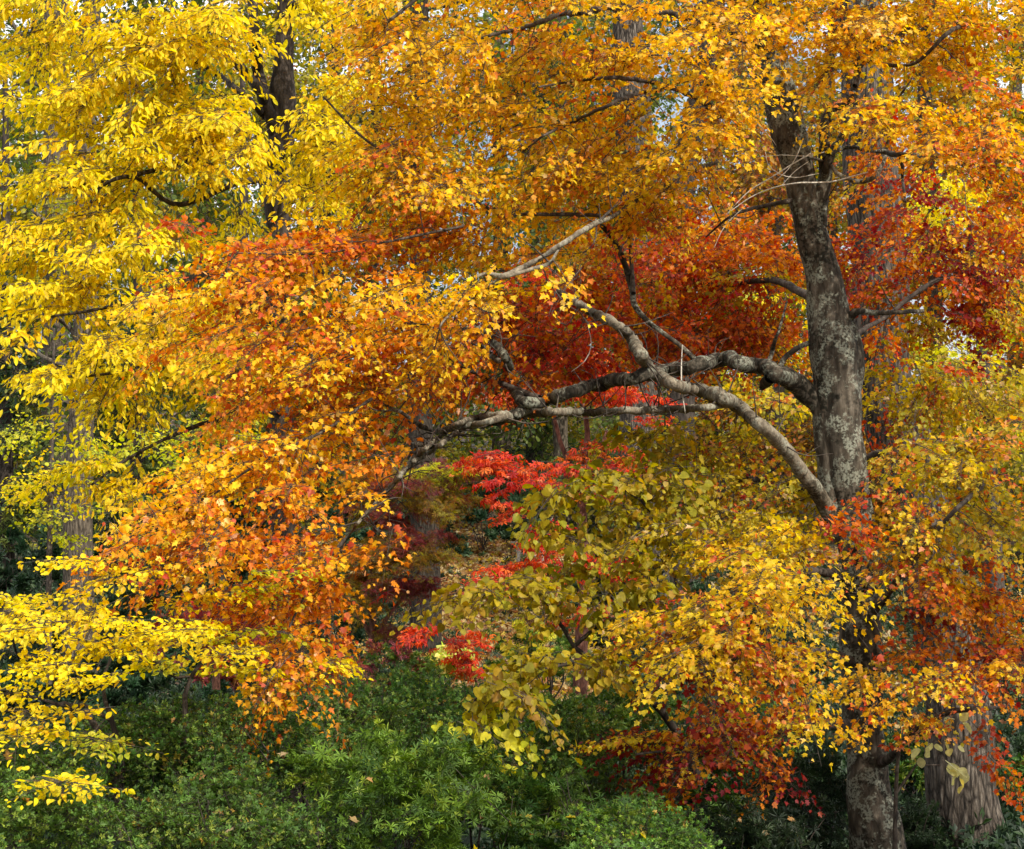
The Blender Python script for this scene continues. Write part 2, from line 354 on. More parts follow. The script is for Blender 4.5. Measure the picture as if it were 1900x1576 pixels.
def grow(nodes, nrad, blobs, kind, size, mbl, mbt, m=14, per=3, L=(.35, .6), droop=.25, lai=3.0, rise=.18, center=None,
         tilt=.55, hang=.35, zj=.05, flat=.0, face=.5, wide=.34, twig=.0022, branch=True, maxlen=None, rbase=.003, rgain=.006, shell=2.2, same=.6, soft=0.0, outw=.35, away=None, fall=0.0, grow_x=1.0, grow_z=1.0, mixr=0.0):
    """leafy shoots that fill the blobs, each borne on a branchlet joined to the nearest wood"""
    nodes = np.array(nodes, float); nrad = np.array(nrad, float)
    C = []; PN = []; OUT = []
    for b in blobs:
        px, py, Y, rx, ry, rd, pal = b[:7]; f = b[7] if len(b) > 7 else 1.0
        c = P(px, py, Y); k = mpx(Y); a = math.pi * rx * ry * k * k
        n = max(2, int(round(lai * f * a / (m * per * size * size * AREA[kind]))))
        v = unit(RNG.randn(n, 3)) * (RNG.rand(n, 1) ** (1 / shell))
        nz = 1 + .22 * np.sin(v[:, :1] * 4.1 + RNG.rand() * 6) * np.sin(v[:, 2:] * 5.3 + RNG.rand() * 6)
        if soft: v = v * (1 + soft * np.abs(RNG.randn(n, 1)))
        pts = c + v * nz * np.array((rx * k * grow_x, rd, ry * k * grow_z))
        C.append(pts); OUT.append(unit(v * np.array((1, 1.2, 1)) + np.array((0, 0, .25)))); PN += [pal] * n if isinstance(pal, str) else list(RNG.choice(pal, n))
    C = np.concatenate(C); OUT = np.concatenate(OUT); PN = np.array(PN)
    if mixr:      # neighbouring masses run into each other: a shoot may take the colour of a shoot nearby
        J = C + RNG.randn(len(C), 3) * mixr
        PN = PN[np.array([int(((C - q) ** 2).sum(1).argmin()) for q in J])]
    D = np.empty_like(C)
    d0 = np.sqrt(((C[:, None] - nodes[None]) ** 2).sum(2)).min(1) if len(nodes) * len(C) < 4e7 else np.linalg.norm(C - nodes[0], axis=1)
    for i in np.argsort(d0):
        dd = ((nodes - C[i]) ** 2).sum(1); j = int(dd.argmin()); p = nodes[j]; ln = math.sqrt(dd[j]) + 1e-6
        midp = (p + C[i]) / 2 + RNG.randn(3) * .10 * ln + np.array((0, 0, rise * ln))
        t = np.linspace(0, 1, max(4, min(9, int(ln / .12))))[:, None]
        Q = p * (1 - t) ** 2 + 2 * midp * t * (1 - t) + C[i] * t * t
        if ln > .05:
            Q[1:-1] += RNG.randn(len(Q) - 2, 3) * .012 * min(ln, 1.5)
        r0 = min(nrad[j] * .75, rbase + rgain * ln); r = np.linspace(r0, rbase * .7, len(Q))
        if branch and (maxlen is None or ln < maxlen): tube(mbt, Q, r, 5 if r0 > .008 else 4)
        nodes = np.vstack([nodes, Q[1:]]); nrad = np.r_[nrad, r[1:]]
        D[i] = Q[-1] - Q[-2]
    n = len(C); D = unit(D)
    O = np.repeat(C, per, 0); D = np.repeat(D, per, 0); OUT = np.repeat(OUT, per, 0); PN = np.repeat(PN, per)
    yaw = RNG.randn(n * per) * .95; c_, s_ = np.cos(yaw), np.sin(yaw)
    D = np.stack([D[:, 0] * c_ - D[:, 1] * s_, D[:, 0] * s_ + D[:, 1] * c_, D[:, 2] * .6], 1) + OUT * outw + RNG.randn(n * per, 3) * .22
    D[:, 2] *= (1 - flat)
    if away is not None:
        q = O - np.array(away); q[:, 2] = 0; D = D + unit(q) * .55
    D[:, 2] -= fall
    NR = np.array((0, 0, 1.0)) + OUT * face + RNG.randn(n * per, 3) * .22
    LL = RNG.uniform(L[0], L[1], n * per)
    if per > 1: O = O - unit(D) * (LL * .42)[:, None]
    sprays(mbl, mbt, kind, O, D, NR, LL, m, size, PN, droop, wide=wide, tilt=tilt, twig=twig, hang=hang, same=same, zj=zj)
    return nodes, nrad

def line(pts, Y0):
    """photograph polyline (px, py, width[, Y]) to world points and radii"""
    W = []; r = []
    for p in pts:
        Y = p[3] if len(p) > 3 else Y0
        W.append(P(p[0], p[1], Y)); r.append(max(p[2] * mpx(Y) / 2, .002))
    return np.array(W), np.array(r)

def base_of(pts):
    p = pts[0]; return (p[0], p[1], float(gz(p[0], p[1])))

# ---------------------------------------------------------------- ground
def make_ground():
    xs = np.unique(np.r_[np.linspace(-260, -30, 24), np.linspace(-30, 30, 121), np.linspace(30, 260, 24)])
    ys = np.unique(np.r_[np.linspace(-40, 6, 24), np.linspace(6, 60, 109), np.linspace(60, 400, 60)])
    X, Y = np.meshgrid(xs, ys); Z = gz(X, Y); nx = len(xs)
    i, j = np.meshgrid(np.arange(len(ys) - 1), np.arange(nx - 1), indexing='ij'); a = (i * nx + j).ravel()
    mb = MB(); mb.add(np.stack([X.ravel(), Y.ravel(), Z.ravel()], 1), np.stack([a, a + 1, a + nx + 1, a + nx], 1), np.full(len(a), 4))
    m, t, o = newmat('forest_floor'); N = t.nodes.new; K = t.links.new
    tc = N('ShaderNodeTexCoord'); vo = N('ShaderNodeTexVoronoi'); vo.inputs['Scale'].default_value = 14; K(tc.outputs['Object'], vo.inputs['Vector'])
    sp = N('ShaderNodeSeparateColor'); K(vo.outputs['Color'], sp.inputs[0])
    cr = N('ShaderNodeValToRGB'); e = cr.color_ramp.elements; e[0].color = (.03, .02, .013, 1); e[1].position = 1; e[1].color = (.17, .10, .05, 1)
    q = e.new(.45); q.color = (.06, .037, .022, 1); q = e.new(.75); q.color = (.11, .065, .033, 1)
    K(sp.outputs[0], cr.inputs[0])
    no = N('ShaderNodeTexNoise'); no.inputs['Scale'].default_value = .6; no.inputs['Detail'].default_value = 8; K(tc.outputs['Object'], no.inputs['Vector'])
    mr = N('ShaderNodeMapRange'); mr.inputs['From Min'].default_value = .5; mr.inputs['From Max'].default_value = .6; K(no.outputs[0], mr.inputs[0])
    mx = N('ShaderNodeMix'); mx.data_type = 'RGBA'; K(mr.outputs[0], mx.inputs[0]); K(cr.outputs[0], mx.inputs[6]); mx.inputs[7].default_value = (.035, .045, .018, 1)
    p = N('ShaderNodeBsdfPrincipled'); p.inputs['Roughness'].default_value = .95; K(mx.outputs[2], p.inputs['Base Color'])
    bu = N('ShaderNodeBump'); bu.inputs['Strength'].default_value = .8; bu.inputs['Distance'].default_value = .04; K(vo.outputs['Distance'], bu.inputs['Height'])
    K(bu.outputs[0], p.inputs['Normal']); K(p.outputs[0], o.inputs[0])
    return tag(mb.build('ground', m, smooth=True), 'brown woodland floor rising gently towards the back', 'ground', kind='structure')
make_ground()

def make_litter():
    n = 46000; mb = MB()
    Y = RNG.uniform(25, 52, n) ; Y = np.where(RNG.rand(n) < .6, RNG.uniform(28, 48, n), Y); X = (RNG.rand(n) - .28) * Y * .40
    nearc = RNG.rand(n) < .35; X = np.where(nearc & (Y > 26), (RNG.rand(n) * 330 + 790 - 950) / FPX * Y, X)
    pos = np.stack([X, Y, gz(X, Y) + .02 + RNG.rand(n) * .03], 1)
    yd = RNG.randn(n, 3); yd[:, 2] *= .35; nr = np.array((0, 0, 1.0)) + RNG.randn(n, 3) * .45
    PAL['litter'] = [((.50, .36, .14), 3), ((.30, .16, .07), 3), ((.62, .50, .28), 2), ((.16, .08, .04), 2), ((.44, .20, .10), 1.5), ((.60, .44, .06), 1)]
    c = pick('litter', n); leaves(mb, 'maple', pos, yd, nr, RNG.uniform(.08, .16, n), c, c * .7)
    tag(mb.build('leaf_litter', M['leaf'], color=True), 'fallen tan and brown leaves strewn over the woodland floor', 'leaf litter', kind='stuff')
make_litter()

def make_cover():
    n = 90000; mb = MB(); Y = RNG.uniform(8, 46, n); X = (RNG.rand(n) - .5) * Y * .62
    px = X / Y * FPX + 950; keep = ~((Y > 25) & (px > 760) & (px < 1130) & (RNG.rand(n) < .80)); X, Y = X[keep], Y[keep]; n = len(X)
    h = .05 + .22 * RNG.rand(n) * (.5 + .5 * np.sin(X * 2.1 + Y)) ** 2
    nr = np.array((0, -.3, 1.0)) + RNG.randn(n, 3) * .35; yd = RNG.randn(n, 3); yd[:, 2] = .4
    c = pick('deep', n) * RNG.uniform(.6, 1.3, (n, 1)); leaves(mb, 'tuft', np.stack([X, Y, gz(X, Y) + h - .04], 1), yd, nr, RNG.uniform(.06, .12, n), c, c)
    tag(mb.build('ground_cover', M['green'], color=True), 'low dark green ground cover spread under the trees and shrubs', 'ground cover', kind='stuff')
make_cover()

# ---------------------------------------------------------------- the lichened maple in the right half
def trunk_part(root, tubes, Y0, mat, name='trunk', sides=28, step=.05, lump=.05, ridge=0, ridge_amp=.05, wob=0.0):
    mb = MB(); P_, R_ = [], []
    for tb in tubes:
        W, r = line(tb, Y0); a, b = tube(mb, W, r, sides, step, lump, ridge, ridge_amp, wob)
        P_.append(a); R_.append(b)
    o = mb.build(name, M[mat] if isinstance(mat, str) else mat, root, smooth=True)
    return o, np.concatenate(P_), np.concatenate(R_)

def maple():
    Y = 14.0
    b = P(1632, 1576, Y); root = empty('maple_tree', (b[0], Y, gz(b[0], Y)), 'big maple with a lichened grey trunk and long crooked limbs reaching left', 'tree')
    g = root.location.z
    nodes, rads = [], []
    tr = [[(1640, 1690, 150), (1632, 1640, 120), (1624, 1576, 108), (1612, 1420, 98), (1603, 1300, 90), (1599, 1180, 82), (1597, 1080, 79), (1590, 990, 78), (1578, 920, 84), (1562, 830, 92), (1556, 740, 97), (1550, 650, 95), (1535, 560, 84), (1518, 480, 80), (1502, 410, 80), (1487, 345, 76), (1468, 260, 68), (1446, 170, 60), (1428, 80, 50), (1415, 0, 44), (1400, -130, 36), (1390, -300, 24), (1400, -480, 12)],
          [(1592, 1060, 40), (1566, 985, 50), (1548, 925, 54), (1541, 860, 60), (1540, 780, 66), (1540, 690, 60)],
          [(1582, 760, 30), (1583, 700, 44), (1582, 640, 42), (1578, 600, 26)]]
    tr = [[(q[0], q[1], q[2] * .90) for q in t_] for t_ in tr]
    _, p, r = trunk_part(root, tr, Y, 'maple_bark', lump=.055, sides=36, step=.035); nodes.append(p); rads.append(r)
    limbs = [
     ('maple_bark', .07, [(1540, 790, 46), (1512, 742, 46), (1482, 712, 42), (1440, 690, 37, 13.8), (1400, 682, 34), (1372, 672, 32, 13.6), (1330, 668, 30), (1290, 680, 28, 13.4), (1240, 688, 28), (1180, 700, 28, 13.2), (1110, 713, 27), (1050, 731, 26, 13), (1000, 748, 26), (960, 768, 24, 12.8), (910, 785, 18), (850, 792, 13, 12.5), (800, 800, 11), (750, 770, 8, 12.3), (690, 740, 5)]),
     ('maple_bark', .06, [(1004, 748, 24, 12.95), (965, 742, 22, 12.9), (950, 705, 20), (938, 665, 18, 12.8), (910, 630, 15), (886, 610, 12, 12.6), (850, 612, 8), (815, 604, 7, 12.3), (760, 590, 5)]),
     ('maple_bark', .06, [(935, 662, 10, 12.8), (925, 632, 9), (915, 605, 7), (918, 560, 5), (900, 520, 4)]),
     ('maple_bark', .06, [(890, 640, 11, 12.7), (906, 655, 12), (925, 670, 12, 12.8)]),
     ('pale_bark', .06, [(1350, 750, 16, 13.2), (1300, 757, 19, 13), (1240, 760, 20), (1160, 763, 19, 12.8), (1090, 765, 20), (1030, 764, 22, 12.6), (975, 768, 23), (930, 774, 27, 12.5), (888, 776, 19), (850, 786, 13, 12.3), (815, 812, 12), (790, 832, 13, 12.2), (762, 858, 18), (740, 886, 13, 12.1), (705, 925, 10), (665, 970, 8, 11.9), (635, 1012, 6), (615, 1050, 4)]),
     ('pale_bark', .06, [(930, 776, 20, 12.48), (890, 786, 14, 12.4), (852, 800, 13), (818, 824, 13, 12.25), (790, 842, 14), (768, 856, 12, 12.2)]),
     ('pale_bark', .06, [(800, 832, 8, 12.2), (770, 823, 7), (742, 828, 5), (715, 850, 4)]),
     ('pale_bark', .09, [(1560, 985, 44, 14), (1528, 935, 42, 13.9), (1496, 885, 37, 13.6), (1452, 828, 34, 13.4), (1402, 782, 30, 13.2), (1366, 752, 32), (1340, 738, 36, 13), (1296, 724, 31), (1250, 714, 29, 12.8), (1212, 690, 30), (1186, 655, 30, 12.7), (1170, 626, 27), (1142, 602, 25, 12.6), (1102, 582, 23), (1075, 565, 20, 12.5), (1048, 548, 17), (1024, 530, 9, 12.4), (1014, 522, 4)]),
     ('pale_bark', .10, [(1330, 300, 13, 14.2), (1260, 330, 11, 14.0), (1180, 372, 9, 14.0), (1140, 400, 10, 13.0), (1095, 420, 14, 12.20), (1050, 449, 14, 11.95), (1005, 478, 12, 12.00), (965, 500, 16, 11.95), (935, 512, 19, 11.90), (910, 508, 10, 11.95), (885, 514, 6, 11.80), (862, 540, 5, 11.95), (842, 575, 5, 11.95), (818, 604, 5, 11.70), (805, 650, 3, 11.95), (785, 675, 2, 11.95)]),
     ('pale_bark', .08, [(938, 514, 12, 11.90), (985, 500, 10, 11.95), (1020, 488, 9, 11.95), (1035, 465, 6, 11.95), (1048, 452, 5, 12.10)]),
     ('pale_bark', .08, [(936, 512, 7, 11.90), (900, 535, 6, 11.95), (870, 560, 5, 11.95), (845, 585, 4, 11.95)]),
     ('maple_bark', .06, [(1575, 590, 20), (1592, 578, 13, 13.9), (1625, 580, 11), (1668, 580, 10, 13.7), (1712, 577, 8)]),
     ('twig', .04, [(1475, 372, 12), (1452, 375, 9, 13.9), (1410, 384, 8), (1355, 402, 5, 13.6), (1310, 440, 3)]),
     ('maple_bark', .06, [(1518, 420, 40), (1524, 360, 34), (1528, 310, 27), (1531, 260, 24, 13.9), (1537, 220, 24), (1550, 202, 22), (1583, 182, 17, 13.7), (1588, 140, 13), (1587, 80, 10, 13.5), (1600, 10, 8), (1620, -80, 5)]),
     ('maple_bark', .06, [(1527, 335, 20), (1540, 292, 17, 13.85), (1560, 255, 14), (1578, 232, 11, 13.7), (1605, 215, 8), (1640, 205, 5)]),
     ('maple_bark', .05, [(1538, 285, 10, 13.8), (1570, 274, 9), (1610, 278, 8, 13.6), (1640, 283, 11), (1680, 288, 11, 13.4), (1710, 284, 10), (1730, 276, 8), (1765, 288, 7, 13.2), (1800, 300, 5), (1850, 330, 4)]),
     ('pale_bark', .06, [(1500, 292, 7, 13.5), (1535, 302, 8), (1562, 328, 12, 13.4), (1597, 337, 13), (1622, 328, 11, 13.4), (1640, 300, 10), (1646, 262, 9), (1650, 220, 8, 13.3), (1662, 190, 6), (1690, 150, 5)]),
     ('twig', .04, [(1672, 290, 8, 13.4), (1675, 330, 6), (1680, 375, 4, 13.3)]),
     ('twig', .04, [(1586, 160, 10, 13.7), (1610, 95, 11), (1650, 80, 8, 13.5), (1700, 40, 6), (1760, -10, 4)]),
     ('twig', .04, [(1587, 110, 9, 13.6), (1690, 120, 6, 13.3), (1760, 60, 9, 13.1), (1800, 45, 7), (1870, 18, 5)]),
     ('twig', .04, [(1450, 155, 14), (1400, 165, 10, 13.6), (1330, 200, 10, 13.3), (1280, 175, 11, 13), (1205, 152, 10), (1140, 145, 8, 12.7), (1070, 150, 6), (1000, 162, 4, 12.4)]),
     ('twig', .04, [(1245, 163, 9, 12.9), (1190, 172, 8), (1130, 195, 7, 12.6), (1060, 228, 6), (1010, 252, 5, 12.4), (960, 290, 3)]),
     ('twig', .04, [(1430, 95, 16), (1330, 50, 14, 13.4), (1240, 25, 13), (1180, 22, 13, 13), (1130, 14, 13), (1080, 24, 12, 12.8), (1040, 26, 8), (1012, 38, 9, 12.7), (960, 55, 8), (910, 66, 6, 12.5), (820, 100, 4)]),
     ('twig', .04, [(1418, 20, 22), (1380, -60, 18, 13.5), (1250, -120, 14, 13), (1050, -110, 11, 12.6), (860, -60, 9, 12.2), (720, 40, 6, 12)]),
     ('maple_bark', .05, [(1470, 712, 12, 13.9), (1430, 690, 10, 13.8), (1432, 650, 10), (1445, 615, 6, 13.7), (1460, 560, 4)]),
     ('maple_bark', .05, [(1444, 692, 12, 13.85), (1456, 665, 12), (1480, 645, 11, 13.95), (1510, 634, 11)]),
     ('maple_bark', .05, [(1300, 680, 14, 13.4), (1260, 640, 9, 13.6), (1185, 580, 12, 13.8), (1172, 530, 13), (1155, 480, 13, 13.9), (1135, 440, 13), (1115, 418, 10, 14)]),
     ('twig', .04, [(1175, 545, 10, 13.85), (1172, 490, 8), (1168, 440, 7, 13.9)]),
     ('twig', .04, [(1140, 402, 7, 13.8), (1060, 398, 8, 13.6), (990, 398, 7, 13.4), (930, 400, 5)]),
     ('maple_bark', .05, [(1430, 700, 26, 13.75), (1418, 712, 22), (1412, 722, 10)]),
     # low limbs to the right and towards the viewer
     ('twig', .05, [(1610, 1150, 18), (1660, 1085, 12, 13.6), (1720, 1010, 9, 13.2), (1790, 930, 9, 13), (1860, 880, 5)]),
     ('twig', .05, [(1600, 860, 14), (1625, 842, 12, 13.9), (1670, 842, 9, 13.8), (1720, 858, 8), (1800, 870, 5, 13.6)]),
     ('twig', .05, [(1585, 1080, 26), (1520, 1060, 16, 13.4), (1440, 1080, 12, 12.8), (1340, 1130, 8, 12.3), (1260, 1190, 5, 12)]),
     ('twig', .05, [(1590, 1230, 24), (1520, 1210, 14, 13.4), (1440, 1200, 10, 12.8), (1360, 1225, 6, 12.3), (1290, 1270, 4, 12)]),
     ('twig', .05, [(1600, 1350, 26), (1530, 1345, 14, 13.5), (1420, 1360, 10, 13), (1300, 1385, 7, 12.6), (1180, 1400, 4, 12.4)]),
     ('twig', .05, [(1545, 925, 22, 14.2), (1480, 905, 12, 14.4), (1400, 890, 11, 14.4), (1330, 895, 8, 14.2), (1280, 915, 5)]),
     ('twig', .05, [(1625, 1420, 24), (1658, 1400, 15, 13.7), (1690, 1360, 12, 13.4), (1750, 1325, 11, 13.1), (1820, 1315, 9, 12.9), (1880, 1310, 6)]),
     ('dark_bark', .05, [(1550, 640, 12, 14.3), (1640, 590, 8, 15.4), (1740, 520, 9, 16), (1840, 520, 5, 16.4)]),
     ('twig', .05, [(1520, 560, 18, 14.2), (1430, 520, 12, 15.2), (1330, 530, 8, 15.8), (1240, 500, 5, 16)]),
     ('twig', .05, [(1000, 740, 14, 13), (900, 700, 10, 13.4), (780, 640, 8, 13.2), (640, 600, 6, 12.8), (480, 560, 4, 12.4)]),
     ('twig', .05, [(690, 740, 6, 12.3), (600, 800, 6, 12), (480, 860, 5, 11.7), (380, 930, 3.5, 11.6)]),
     ('twig', .05, [(860, 420, 5, 12.6), (760, 440, 5, 12.4), (600, 470, 4, 12.2), (440, 470, 3, 12)]),
     ('twig', .05, [(930, 400, 6, 13.4), (800, 330, 6, 13), (680, 260, 5, 12.6), (600, 180, 4, 12.4)]),
     ('twig', .05, [(640, 1000, 6, 11.9), (580, 1080, 5, 11.8), (530, 1180, 4, 11.7), (490, 1280, 3, 11.6)]),
    ]
    for mt, lump, pts in limbs:
        if mt in ('pale_bark', 'maple_bark'): pts = [(q[0], q[1], q[2] * (.75 if mt == 'pale_bark' else .9)) + tuple(q[3:]) for q in pts]
        _, p, r = trunk_part(root, [pts], Y, mt, 'branch', 18 if pts[0][2] > 14 else 9, .03, lump * .55, wob=.14)
        nodes.append(p); rads.append(r)
    # dead twigs in front of the trunk
    for pts in ([(1505, 285, 5), (1470, 305, 4), (1430, 330, 4), (1390, 355, 3), (1350, 395, 2)],
                [(1640, 312, 3, 13.3), (1590, 325, 4), (1540, 338, 5), (1480, 340, 5, 13.2), (1430, 350, 4), (1390, 368, 3), (1345, 400, 2)],
                [(1420, 280, 2), (1425, 305, 3), (1445, 322, 3), (1475, 330, 3), (1520, 322, 2)],
                [(1490, 260, 2), (1478, 290, 3), (1462, 315, 3), (1440, 335, 2)], [(1410, 292, 2), (1450, 288, 2), (1500, 290, 3), (1530, 282, 2)],
                [(1450, 345, 2), (1475, 318, 3), (1500, 300, 2)], [(1340, 200, 2), (1350, 215, 3), (1390, 218, 3), (1425, 250, 3), (1440, 270, 2)],
                [(1385, 380, 2), (1345, 420, 2), (1325, 460, 2)], [(1090, 600, 2), (1097, 640, 3), (1085, 670, 3), (1060, 690, 2)],
                [(1266, 640, 2), (1264, 690, 5), (1266, 730, 4), (1272, 770, 3)], [(1780, 300, 3), (1790, 350, 4), (1795, 400, 4), (1815, 420, 2)]):
        W, r = line(pts, 13.3); r = r * .6; mb = MB(); tube(mb, W, r, 6, .04, 0, wob=.12); mb.build('dead_twig', M['dead_twig'], root, smooth=True)
    vis = [(p_, r_) for p_, r_ in zip(nodes[1:16], rads[1:16])]
    for p_, r_ in vis:
        for q in range(max(2, int(len(p_) / 14))):
            i = RNG.randint(2, len(p_) - 1); d = unit(np.array((RNG.randn(), RNG.randn() * .6, RNG.randn() + .3))); ln = RNG.uniform(.10, .38)
            a0 = p_[i] + d * r_[i] * .5; a1 = a0 + d * ln * .5 + RNG.randn(3) * .025; a2 = a0 + d * ln + np.array((0, 0, RNG.uniform(-.08, .10))) + RNG.randn(3) * .03
            mb = MB(); tube(mb, np.array([a0, a1, a2]), np.array([.006, .004, .0015]), 5, .04)
            if ln > .2: tube(mb, np.array([a1, a1 + unit(d + RNG.randn(3) * .6) * ln * .4]), np.array([.003, .001]), 4)
            mb.build('bare_twig', M['twig'], root, smooth=True)
    nodes = np.concatenate(nodes); rads = np.concatenate(rads)
    B = [  # px, py, Y, rx, ry, rY, palette, density
     (470, 880, 11.9, 230, 75, .7, ['gold', 'orange']), (570, 850, 12.0, 105, 75, .6, 'gold'), (330, 960, 11.6, 120, 50, .5, ['gold', 'orange']),
     (480, 990, 11.7, 190, 70, .6, ['gold', 'orange']), (520, 1080, 11.8, 120, 70, .5, ['orange', 'gold']),
     (560, 1150, 12.0, 95, 80, .5, ['orange', 'rust']), (575, 1040, 12.2, 55, 60, .4, 'orange'), (500, 1240, 11.7, 75, 55, .4, ['orange', 'gold'], .8), (485, 1320, 11.6, 38, 30, .3, ['gold', 'orange'], .7),
     (610, 1170, 12.2, 40, 60, .3, ['rust', 'red']), (400, 1060, 11.6, 90, 35, .3, ['gold', 'orange'], .8), (285, 950, 11.5, 70, 30, .4, 'gold'), (290, 1020, 11.5, 70, 24, .3, ['gold', 'orange'], .8), (340, 880, 11.7, 90, 40, .4, ['gold', 'orange']), (230, 1025, 11.4, 30, 10, .2, 'orange', .6), (460, 1110, 11.6, 60, 25, .3, ['orange', 'rust']),
     (620, 545, 12.2, 300, 70, .8, 'gold'), (780, 560, 12.3, 130, 70, .6, 'gold'), (560, 640, 12.3, 270, 80, .7, ['gold', 'orange']),
     (380, 470, 12.4, 150, 60, .5, ['rust', 'orange', 'red']), (520, 450, 12.4, 150, 55, .5, ['orange', 'rust']), (330, 560, 12.3, 100, 60, .5, ['orange', 'gold']),
     (705, 630, 12.8, 130, 75, .5, ['gold', 'orange']), (640, 750, 12.9, 140, 50, .4, ['rust', 'orange']), (560, 770, 12.4, 140, 60, .6, ['orange', 'rust']), (450, 700, 12.4, 120, 60, .5, ['orange', 'gold'], .7), (760, 690, 13.3, 90, 50, .5, ['orange', 'rust']),
     (710, 440, 13.2, 170, 80, .7, ['amber', 'orange', 'rust']), (870, 440, 13.6, 120, 70, .6, ['amber', 'orange']),
     (740, 330, 13.0, 150, 90, .7, 'amber'), (870, 340, 12.8, 180, 80, .7, 'amber'), (1050, 350, 13.9, 150, 80, .7, ['amber', 'orange']), (1020, 280, 13.6, 140, 60, .6, 'amber'),
     (715, 200, 12.8, 100, 90, .6, 'amber'), (760, 90, 12.4, 150, 90, .7, ['amber', 'gold']), (880, 180, 13.4, 150, 100, .7, 'amber'), (700, 50, 12.4, 90, 70, .5, ['amber', 'gold']),
     (950, 70, 13.6, 180, 80, .7, 'amber'), (1100, 110, 14.0, 140, 100, .7, ['amber', 'orange']), (1140, 220, 14.2, 90, 70, .5, 'amber', .7), (900, -70, 12.6, 300, 70, .8, 'amber'),
     (1220, 330, 13.3, 120, 90, .6, ['amber', 'gold']), (1200, 400, 13.5, 90, 50, .5, ['amber', 'orange']), (1290, 240, 12.6, 70, 60, .4, 'gold', .8),
     (1250, 70, 12.6, 120, 80, .6, 'gold'), (1330, 130, 12.6, 90, 60, .5, 'gold'), (1390, 40, 12.9, 140, 60, .5, 'gold'), (1420, 165, 12.9, 90, 25, .4, 'gold'), (1440, 130, 13.1, 50, 28, .3, 'gold'), (1335, 205, 12.8, 60, 40, .3, 'gold'), (1350, -70, 12.8, 300, 60, .7, 'gold'),
     (1560, 50, 13.0, 140, 60, .6, 'gold'), (1690, 70, 13.9, 160, 80, .7, ['gold', 'amber']), (1560, 105, 13.2, 60, 40, .4, 'gold'), (1830, 60, 13.9, 120, 90, .7, 'amber'), (1680, -70, 13, 300, 60, .7, 'amber'),
     (1640, 190, 13.0, 110, 55, .5, ['gold', 'mixed']), (1720, 240, 12.9, 120, 55, .5, ['gold', 'mixed']), (1830, 190, 13.4, 100, 70, .6, ['amber', 'orange', 'rust'], .8), (1820, 290, 13.0, 110, 60, .5, ['mixed', 'orange']), (1880, 360, 13.1, 60, 60, .4, ['mixed', 'orange', 'rust']),
     # red foliage on the far side
     (1330, 560, 16.0, 150, 90, .8, ['red', 'red', 'rust', 'crimson', 'olive'], 1.4), (1370, 450, 16.2, 110, 80, .7, ['red', 'rust', 'orange'], 1.5), (1230, 480, 15.8, 110, 80, .7, ['red', 'rust', 'crimson'], 1.4), (1120, 560, 15.6, 120, 70, .7, ['red', 'crimson', 'red', 'rust'], 1.5),
     (1220, 620, 15.4, 130, 50, .6, ['red', 'crimson', 'rust'], 1.5), (1420, 630, 15.8, 90, 50, .5, ['red', 'rust'], 1.5), (1010, 640, 14.6, 110, 60, .6, ['red', 'red', 'crimson'], 1.5), (880, 680, 13.6, 90, 55, .5, ['rust', 'red', 'red'], 1.5), (980, 560, 14.8, 80, 60, .5, ['red', 'crimson', 'rust'], 1.5),
     (1290, 370, 16.4, 90, 70, .6, ['rust', 'amber']), (1640, 470, 16.4, 120, 90, .7, ['maroon', 'rust'], .75), (1760, 470, 16.4, 130, 80, .7, ['maroon', 'red', 'rust']), (1640, 330, 16.8, 60, 50, .5, ['red', 'rust', 'olive'], .7), (1660, 570, 16.6, 60, 50, .5, ['rust', 'red', 'olive'], .9), (1670, 720, 16.4, 70, 60, .5, ['olive', 'red'], .8), (1840, 560, 16.2, 110, 70, .7, ['rust', 'maroon']), (1690, 380, 16.6, 80, 70, .6, 'maroon', .4), (1740, 600, 16.2, 110, 40, .5, ['maroon', 'rust'], .8), (1850, 430, 16.2, 90, 60, .6, ['rust', 'amber']),
     (940, 600, 14.2, 100, 60, .5, ['rust', 'red'], 1.3), (1130, 470, 15.2, 110, 60, .6, ['rust', 'amber'], 1.3), (1060, 700, 15.0, 110, 40, .5, ['red', 'crimson', 'rust'], 1.1), (1290, 620, 16, 130, 60, .6, ['rust', 'red'], 1.3), (1640, 640, 15.6, 50, 50, .4, 'red', .6), (1610, 230, 16.5, 60, 90, .5, ['red', 'rust'], .5),
     # olive and lemon lower boughs
     (1380, 830, 14.5, 150, 50, .5, ['olive', 'mixed']), (1400, 920, 14.3, 150, 60, .5, 'olive'), (1250, 940, 14.0, 110, 50, .5, 'olive'), (1240, 830, 14.6, 90, 50, .4, 'olive', .7),
     (1330, 1000, 12.9, 150, 60, .5, 'olive'), (1450, 990, 12.8, 110, 45, .5, ['olive', 'lemon']), (1690, 965, 13.2, 90, 70, .4, ['olive', 'olive', 'mixed']), (1460, 1040, 12.9, 50, 40, .35, ['mixed', 'olive']), (1725, 1045, 13.0, 50, 40, .35, ['mixed', 'red'], .8),
     (1400, 1080, 12.2, 140, 70, .6, 'lemon'), (1330, 1160, 12.0, 130, 70, .6, 'lemon'), (1405, 1130, 12.1, 100, 60, .5, 'lemon'), (1260, 1240, 11.9, 110, 50, .5, 'lemon'), (1430, 1220, 12.1, 120, 50, .5, ['lemon', 'gold']), (1380, 1280, 12.0, 120, 35, .4, ['lemon', 'mixed']), (1450, 1240, 12.6, 60, 50, .4, ['lemon', 'mixed']), (1200, 1170, 12.3, 80, 60, .4, ['lemon', 'olive'], .8),
